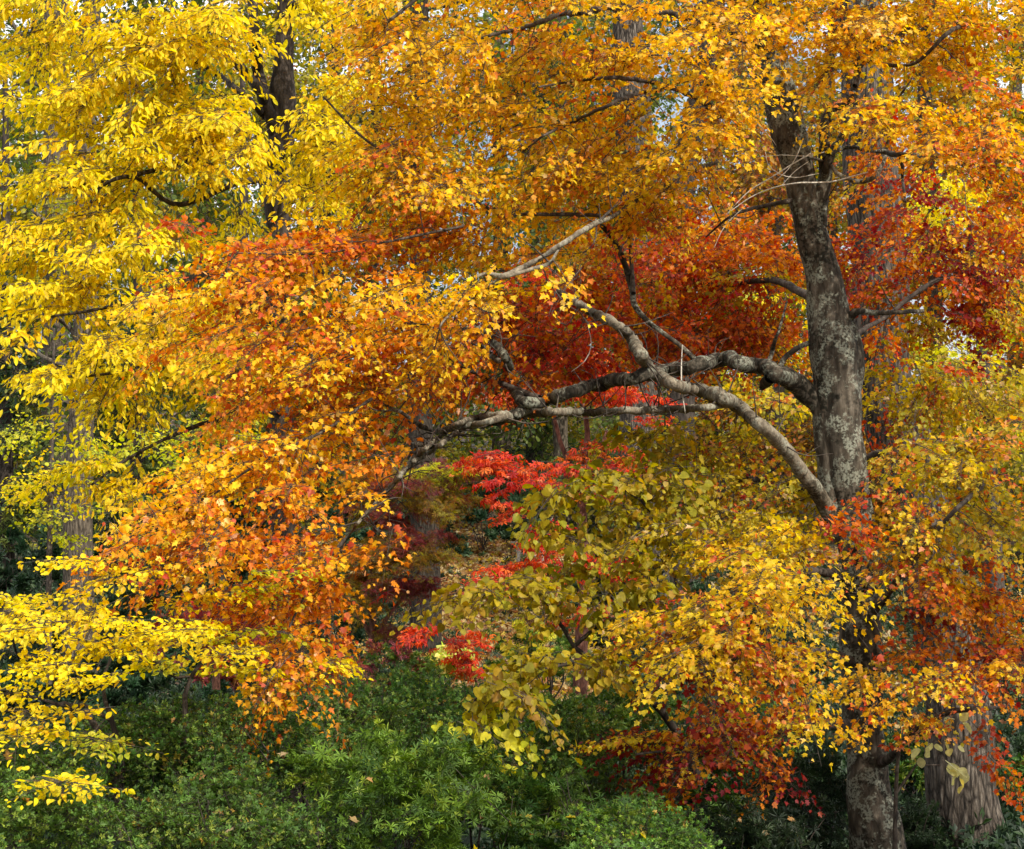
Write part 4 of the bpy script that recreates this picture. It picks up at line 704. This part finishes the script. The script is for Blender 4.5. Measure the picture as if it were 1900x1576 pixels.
# ---------------------------------------------------------------- shrubs
def shrub(name, label, px, py, Y, rx, ry, rd, pal, kind, size, lai, m=10, per=3, mat='green', group=None, L=(.18, .32), lob=7, **kw):
    c = P(px, py, Y); k = mpx(Y); g = float(gz(c[0], Y))
    root = empty(name, (c[0], Y, g), label, 'shrub', group)
    mb = MB(); nodes = []; rads = []; rx *= .9
    tone = RNG.uniform(.72, 1.2); own = []
    for q in ([pal] if isinstance(pal, str) else pal):      # every bush has its own green
        PAL[name + q + label] = [(tuple(np.array(cc_) * tone * np.array((RNG.uniform(.85, 1.2), 1, 1))), w_) for cc_, w_ in PAL[q]]; own.append(name + q + label)
    pal = own if len(own) > 1 else own[0]
    for i in range(7):
        a = RNG.rand() * 6.28; q = np.array((c[0] + math.cos(a) * rx * k * .6 * RNG.rand(), Y + math.sin(a) * rd * .6 * RNG.rand(), c[2] + ry * k * RNG.uniform(-.2, .5)))
        b0 = np.array((c[0] + RNG.randn() * .06, Y + RNG.randn() * .06, g - .05)); mid = (b0 + q) / 2 + RNG.randn(3) * .08
        a_, r_ = tube(mb, np.array([b0, mid, q]), np.array([.014, .010, .005]), 6, .08); nodes.append(a_); rads.append(r_)
    blobs = [(px, py + ry * .15, Y, rx * .8, ry * .8, rd * .8, pal, .6)]
    for i in range(lob):
        a = i * 6.283 / lob + RNG.rand() * .5; ca, sa = math.cos(a), math.sin(a); f = RNG.uniform(.55, .75)
        blobs.append((px + rx * f * ca, py - ry * (.15 + .35 * RNG.rand()) + ry * .3 * (sa < 0), Y + rd * f * sa, rx * RNG.uniform(.3, .45), ry * RNG.uniform(.28, .42), rd * .4, pal, 1.0))
    for i in range(3):
        blobs.append((px + rx * RNG.uniform(-.5, .5), py - ry * RNG.uniform(.5, .75), Y + rd * RNG.uniform(-.4, .4), rx * .3, ry * .3, rd * .35, pal, 1.0))
    for i in range(4):
        blobs.append((px + rx * (i - 1.5) * .45, py + ry * RNG.uniform(.45, .8), Y - rd * RNG.uniform(.2, .6), rx * .35, ry * .35, rd * .3, pal, .9))
    mbl = MB()
    kw.setdefault('droop', .05); kw.setdefault('tilt', .5); kw.setdefault('hang', -.1); kw.setdefault('face', 1.0)
    grow(np.concatenate(nodes), np.concatenate(rads), blobs, kind, size, mbl, mb, m=m, per=per, L=L, lai=lai, rise=.05, twig=.0016, rbase=.002, rgain=.004, shell=3.5, **kw)
    for i in range(10):
        q = np.array((c[0] + RNG.uniform(-.8, .8) * rx * k, Y + RNG.uniform(-.7, .3) * rd, c[2] + ry * k * RNG.uniform(-.3, .6)))
        d = unit(np.array((RNG.randn() * .6, RNG.randn() * .4, .9))) * .35 * (ry * k / .35)
        tube(mb, np.array([q - d * .6, q + RNG.randn(3) * .02, q + d * .5]), np.array([.004, .003, .0015]), 4, .08)
    if Y < 17:
        F_ = np.concatenate(mbl.V); F_ = F_[(F_[:, 2] > c[2] - ry * k * .4) & (F_[:, 1] < Y + rd * .3)]; CAUGHT.append(F_[RNG.choice(len(F_), 8)])
    mb.build('stems', M['dark_bark'], root); mbl.build('foliage', M[mat], root, color=True)
    return root

CAUGHT = []
AZ = 'dark green azaleas massed along the front'
shrub('azalea_shrub', 'dark green azalea in the bottom left corner below the yellow bush', 60, 1530, 10.6, 180, 110, .8, 'azalea', 'tuft', .029, 4.0, group=AZ)
shrub('azalea_shrub', 'dark green azalea mound to the right of the yellow bush stems', 330, 1395, 11.6, 200, 105, .6, 'azalea', 'tuft', .029, 4.0, group=AZ)
shrub('azalea_shrub', 'rounded azalea at the bottom edge between the corner azalea and the bright green bush', 380, 1540, 10.4, 190, 100, .8, 'azalea', 'tuft', .029, 4.0, group=AZ)
shrub('azalea_shrub', 'fine leaved azalea under the lowest drooping orange leaves', 590, 1365, 13.4, 190, 105, .9, 'azalea', 'tuft', .029, 4.0, group=AZ)
shrub('azalea_shrub', 'azalea mound rising below the slim japanese maple trunk', 770, 1340, 15.0, 180, 95, .9, 'azalea', 'tuft', .029, 4.0, group=AZ)
shrub('azalea_shrub', 'shaded azalea beneath the hanging heart shaped leaves', 1020, 1420, 13.4, 170, 95, .8, 'azalea', 'tuft', .029, 4.0, group=AZ)
shrub('azalea_shrub', 'low azalea along the bottom edge left of the bright green bush', 520, 1590, 10.6, 150, 90, .6, 'azalea', 'tuft', .029, 4.0, group=AZ)
shrub('azalea_shrub', 'azalea at the left edge under the bright yellow bush', 20, 1450, 11.9, 170, 80, .8, 'azalea', 'tuft', .029, 4.0, group=AZ)
shrub('azalea_shrub', 'dark azalea between the bright green bush and the mid green bush', 910, 1410, 13.0, 160, 100, .7, 'azalea', 'tuft', .029, 4.0, group=AZ)
shrub('azalea_shrub', 'azalea behind the hanging heart shaped leaves and in front of the slope', 1120, 1340, 16.0, 170, 75, .9, 'azalea', 'tuft', .045, 4.0, group=AZ)
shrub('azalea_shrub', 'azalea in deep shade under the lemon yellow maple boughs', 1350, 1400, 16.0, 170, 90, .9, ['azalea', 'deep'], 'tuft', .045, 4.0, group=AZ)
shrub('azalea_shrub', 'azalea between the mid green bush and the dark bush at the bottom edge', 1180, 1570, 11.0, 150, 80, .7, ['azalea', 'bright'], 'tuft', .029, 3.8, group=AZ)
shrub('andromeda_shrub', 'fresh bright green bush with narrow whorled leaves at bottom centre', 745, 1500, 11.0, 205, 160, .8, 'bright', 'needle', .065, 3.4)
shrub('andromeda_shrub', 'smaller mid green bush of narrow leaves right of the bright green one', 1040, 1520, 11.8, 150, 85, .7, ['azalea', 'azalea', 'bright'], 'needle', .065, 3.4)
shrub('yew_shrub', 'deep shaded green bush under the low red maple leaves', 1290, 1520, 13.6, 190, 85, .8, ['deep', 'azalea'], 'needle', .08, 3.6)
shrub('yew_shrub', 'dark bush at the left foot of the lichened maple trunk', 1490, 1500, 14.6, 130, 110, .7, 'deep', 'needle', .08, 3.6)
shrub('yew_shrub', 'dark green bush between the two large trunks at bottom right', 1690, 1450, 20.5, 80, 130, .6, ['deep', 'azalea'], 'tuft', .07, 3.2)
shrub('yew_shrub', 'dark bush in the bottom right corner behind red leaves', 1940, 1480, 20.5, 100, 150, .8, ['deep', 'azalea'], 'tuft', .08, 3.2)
shrub('azalea_shrub', 'low green and purple tinged bush at the foot of the japanese maple', 720, 1250, 24.0, 110, 50, .9, ['azalea', 'azalea', 'purple'], 'tuft', .055, 3.2)
shrub('azalea_shrub', 'light green leafy shrub on the litter slope right of the grey-brown trunk', 1010, 1210, 27, 110, 50, .9, ['bright', 'lime', 'azalea'], 'needle', .10, 1.8)
shrub('laurel_shrub', 'dark broadleaf shrub behind the japanese maple and orange leaves', 600, 1190, 29, 130, 110, 1.2, 'laurel', 'tuft', .13, 3.0)
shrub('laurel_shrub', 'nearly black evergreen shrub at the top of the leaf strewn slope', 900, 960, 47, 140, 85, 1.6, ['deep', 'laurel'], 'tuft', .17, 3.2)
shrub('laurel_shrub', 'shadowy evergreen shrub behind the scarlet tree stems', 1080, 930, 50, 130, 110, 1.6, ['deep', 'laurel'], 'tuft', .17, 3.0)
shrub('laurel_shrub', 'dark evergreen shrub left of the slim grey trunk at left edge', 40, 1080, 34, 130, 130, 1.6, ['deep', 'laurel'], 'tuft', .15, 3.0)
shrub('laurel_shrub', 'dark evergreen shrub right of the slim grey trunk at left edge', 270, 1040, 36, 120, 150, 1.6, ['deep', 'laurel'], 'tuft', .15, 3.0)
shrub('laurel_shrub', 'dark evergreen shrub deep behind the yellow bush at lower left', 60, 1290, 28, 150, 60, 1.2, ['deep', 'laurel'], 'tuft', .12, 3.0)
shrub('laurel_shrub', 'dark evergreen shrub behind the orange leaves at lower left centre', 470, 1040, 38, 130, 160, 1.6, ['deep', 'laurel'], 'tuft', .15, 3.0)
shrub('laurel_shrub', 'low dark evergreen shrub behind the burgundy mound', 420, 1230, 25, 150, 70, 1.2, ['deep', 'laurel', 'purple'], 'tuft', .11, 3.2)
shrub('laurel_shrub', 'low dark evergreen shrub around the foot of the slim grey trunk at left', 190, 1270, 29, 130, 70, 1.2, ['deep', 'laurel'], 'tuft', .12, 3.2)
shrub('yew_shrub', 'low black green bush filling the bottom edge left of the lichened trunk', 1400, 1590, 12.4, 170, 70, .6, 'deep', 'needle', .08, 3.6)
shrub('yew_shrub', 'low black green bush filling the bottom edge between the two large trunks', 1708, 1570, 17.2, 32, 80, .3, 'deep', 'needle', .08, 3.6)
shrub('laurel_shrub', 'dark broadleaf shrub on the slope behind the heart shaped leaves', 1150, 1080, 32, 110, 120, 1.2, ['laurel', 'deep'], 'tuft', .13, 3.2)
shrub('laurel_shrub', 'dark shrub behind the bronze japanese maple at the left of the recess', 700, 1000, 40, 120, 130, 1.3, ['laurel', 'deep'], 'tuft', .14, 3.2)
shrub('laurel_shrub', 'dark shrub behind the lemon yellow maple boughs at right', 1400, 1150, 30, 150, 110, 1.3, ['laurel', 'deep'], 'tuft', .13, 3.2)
shrub('hosta_plant', 'clump of pale yellow hosta leaves at the base of the grey-brown trunk', 838, 1222, 31, 32, 18, .4, 'hosta', 'heart', .2, 2.0, m=3, per=2, mat='leaf', lob=4, hang=.4) if PAL.setdefault('hosta', [((.78, .72, .22), 3), ((.60, .62, .14), 2), ((.40, .50, .08), 1)]) else None

mb = MB(); q = np.concatenate(CAUGHT); n = len(q); yd = RNG.randn(n, 3); yd[:, 2] -= .4
PAL['caught'] = [((.62, .48, .05), 3), ((.50, .28, .10), 3), ((.60, .45, .25), 2), ((.55, .22, .03), 1.5)]
cc = pick('caught', n); leaves(mb, 'maple', q + np.array((0, -.02, .02)), yd, np.array((0, -.4, 1.0)) + RNG.randn(n, 3) * .4, RNG.uniform(.035, .065, n), cc, cc * .7)
tag(mb.build('fallen_leaves', M['leaf'], color=True), 'scattered yellow and tan leaves caught on top of the green shrubs', 'fallen leaves', kind='stuff')

# ---------------------------------------------------------------- chair on the slope
def chair():
    c = P(985, 1046, 44.5); g = float(gz(c[0], c[1])); r = empty('garden_chair', (c[0], c[1], g), 'weathered grey wooden armchair on the slope half hidden by scarlet leaves', 'chair')
    m, t, o = newmat('weathered_wood'); N = t.nodes.new; K = t.links.new
    tc = N('ShaderNodeTexCoord'); no = N('ShaderNodeTexNoise'); no.inputs['Scale'].default_value = 22; no.inputs['Detail'].default_value = 5; K(tc.outputs['Object'], no.inputs['Vector'])
    cr = N('ShaderNodeValToRGB'); e = cr.color_ramp.elements; e[0].position = .3; e[0].color = (.12, .10, .08, 1); e[1].position = .7; e[1].color = (.30, .27, .22, 1); K(no.outputs[0], cr.inputs[0])
    p = N('ShaderNodeBsdfPrincipled'); p.inputs['Roughness'].default_value = .85; K(cr.outputs[0], p.inputs['Base Color']); K(p.outputs[0], o.inputs[0])
    x, y = c[0], c[1]
    for s in (-1, 1):
        mb = MB(); box(mb, (x - .28, y + s * .29, g + .31), (.09, .05, .62)); mb.build('leg', m, r)
        mb = MB(); box(mb, (x + .25, y + s * .29, g + .28), (.09, .05, .56)); mb.build('leg', m, r)
        mb = MB(); box(mb, (x - .05, y + s * .33, g + .645), (.80, .14, .03)); mb.build('armrest', m, r)
    mb = MB()
    for i in range(5): box(mb, (x - .22 + i * .11, y, g + .40 - i * .02), (.095, .55, .025))
    mb.build('seat', m, r)
    mb = MB()
    for i in range(5): box(mb, (x + .34, y - .24 + i * .12, g + .72), (.03, .10, 1.0 - .06 * abs(i - 2)), tilt=.28)
    mb.build('backrest', m, r)
chair()

# ---------------------------------------------------------------- dark hemlocks
for px, Y, lb, bl in ((10, 40, 'dark hemlock at the left edge behind the yellow leaves', [(-40, 640, 90, 70), (30, 720, 90, 70), (-10, 820, 120, 70), (60, 920, 110, 70), (0, 1000, 120, 60), (-20, 540, 80, 60)]),
                      (255, 44, 'dark hemlock between the slim grey trunk and the hickory trunk', [(250, 700, 70, 60), (230, 800, 100, 60), (290, 880, 100, 60), (250, 960, 130, 60), (270, 600, 60, 50)]),
                      (450, 45, 'dark hemlock behind the hickory trunk and orange leaves', [(440, 800, 90, 60), (480, 900, 110, 70), (430, 980, 120, 60), (560, 960, 90, 60)]),
                      (990, 52, 'dark green hemlock deep behind the scarlet leaves', [(990, 700, 60, 60), (960, 780, 90, 50), (1010, 850, 110, 50), (930, 900, 110, 50), (1120, 880, 80, 50), (1000, 200, 90, 70), (1040, 280, 80, 60), (1010, 400, 60, 80)])):
    c = P(px, 1045, Y); gy = 1045 - (float(gz(c[0], Y)) - 1.7) * FPX / Y
    tall_tree('hemlock_tree', lb, [[(px, gy + 20, 36), (px + 3, 700, 26), (px, 450, 18), (px, 100, 8)]], Y, 'dark_bark', [(a, b_, Y + RNG.uniform(-1, 1), rx, ry, 1.4, ['deep', 'laurel', 'fargreen'], 1) for a, b_, rx, ry in bl],
              'needle', .16, lai=2.2, m=10, pmat='green', L=(.6, 1.1), droop=.3, tilt=.4, face=.4, flat=.4, twig=.004, rbase=.005, rgain=.008)

# ---------------------------------------------------------------- the wood beyond
FAR = [  # px, Y, base half-width px, crown centre y list, palette, leaf tone
 (-40, 52, 40, 'farolive'), (250, 50, 30, 'fargreen'), (390, 56, 34, 'farolive'), (600, 54, 34, 'farolive'), (690, 62, 36, 'fargreen'), (930, 58, 40, 'farolive'), (1040, 48, 30, 'fargreen'), (1440, 52, 34, 'farrust'), (1540, 60, 36, 'farolive'), (1730, 50, 40, 'farrust'), (1880, 56, 36, 'farolive'), (490, 70, 34, 'farrust'), (1150, 72, 36, 'farolive'), (1330, 66, 34, 'fargreen'), (50, 66, 34, 'fargreen'), (1980, 46, 30, 'farolive')]
LBL = ['olive crowned tree at the far left edge of the wood', 'green crowned tree far behind the yellow hickory', 'olive tree in the distance behind the hickory branches', 'distant olive tree showing left of the grey-brown trunk', 'distant green tree just left of the grey-brown trunk', 'distant olive tree behind the upper orange leaves', 'dark green tree behind the middle of the maple crown', 'distant russet tree behind the maple fork', 'distant olive tree behind the lichened trunk', 'russet tree in the distance right of the leaning trunk', 'distant olive tree at the upper right edge', 'farthest russet tree behind the yellow and orange crowns', 'farthest olive tree behind the pale furrowed trunk', 'far green tree behind the dark leaning trunk', 'far green tree behind the paired trunks in the upper left', 'olive tree just past the right edge of the wood']
for (px, Y, wd, pal), lb in zip(FAR, LBL):
    k = FPX / Y; hor = 1045
    b0 = P(px, 1045, Y); gy = hor - (float(gz(b0[0], Y)) - 1.7) * k
    j = lambda s: RNG.uniform(-s, s)
    bl = []
    for yy in range(int(gy) - 40, -300, -105):
        for q in range(3): bl.append((px + j(170), yy + j(50), Y + j(2), RNG.uniform(90, 150), RNG.uniform(50, 85), 1.6, pal, .7 if yy > 650 else (.62 if yy > 150 else .4)))
    tall_tree('woodland_tree', lb, [[(px, gy + 20, wd * 1.3), (px + j(6), gy - 60, wd), (px + j(12), 500, wd * .8), (px + j(20), 200, wd * .65), (px + j(30), -100, wd * .5), (px + j(30), -300, wd * .2)]], Y, 'grey_bark' if Y < 60 else 'twig', bl, 'oval', .17, lai=2.2, group='trees of the wood beyond', m=9, L=(.8, 1.5), droop=.25, tilt=.6, face=.6, twig=.006, rbase=.008, rgain=.012, sides=14)
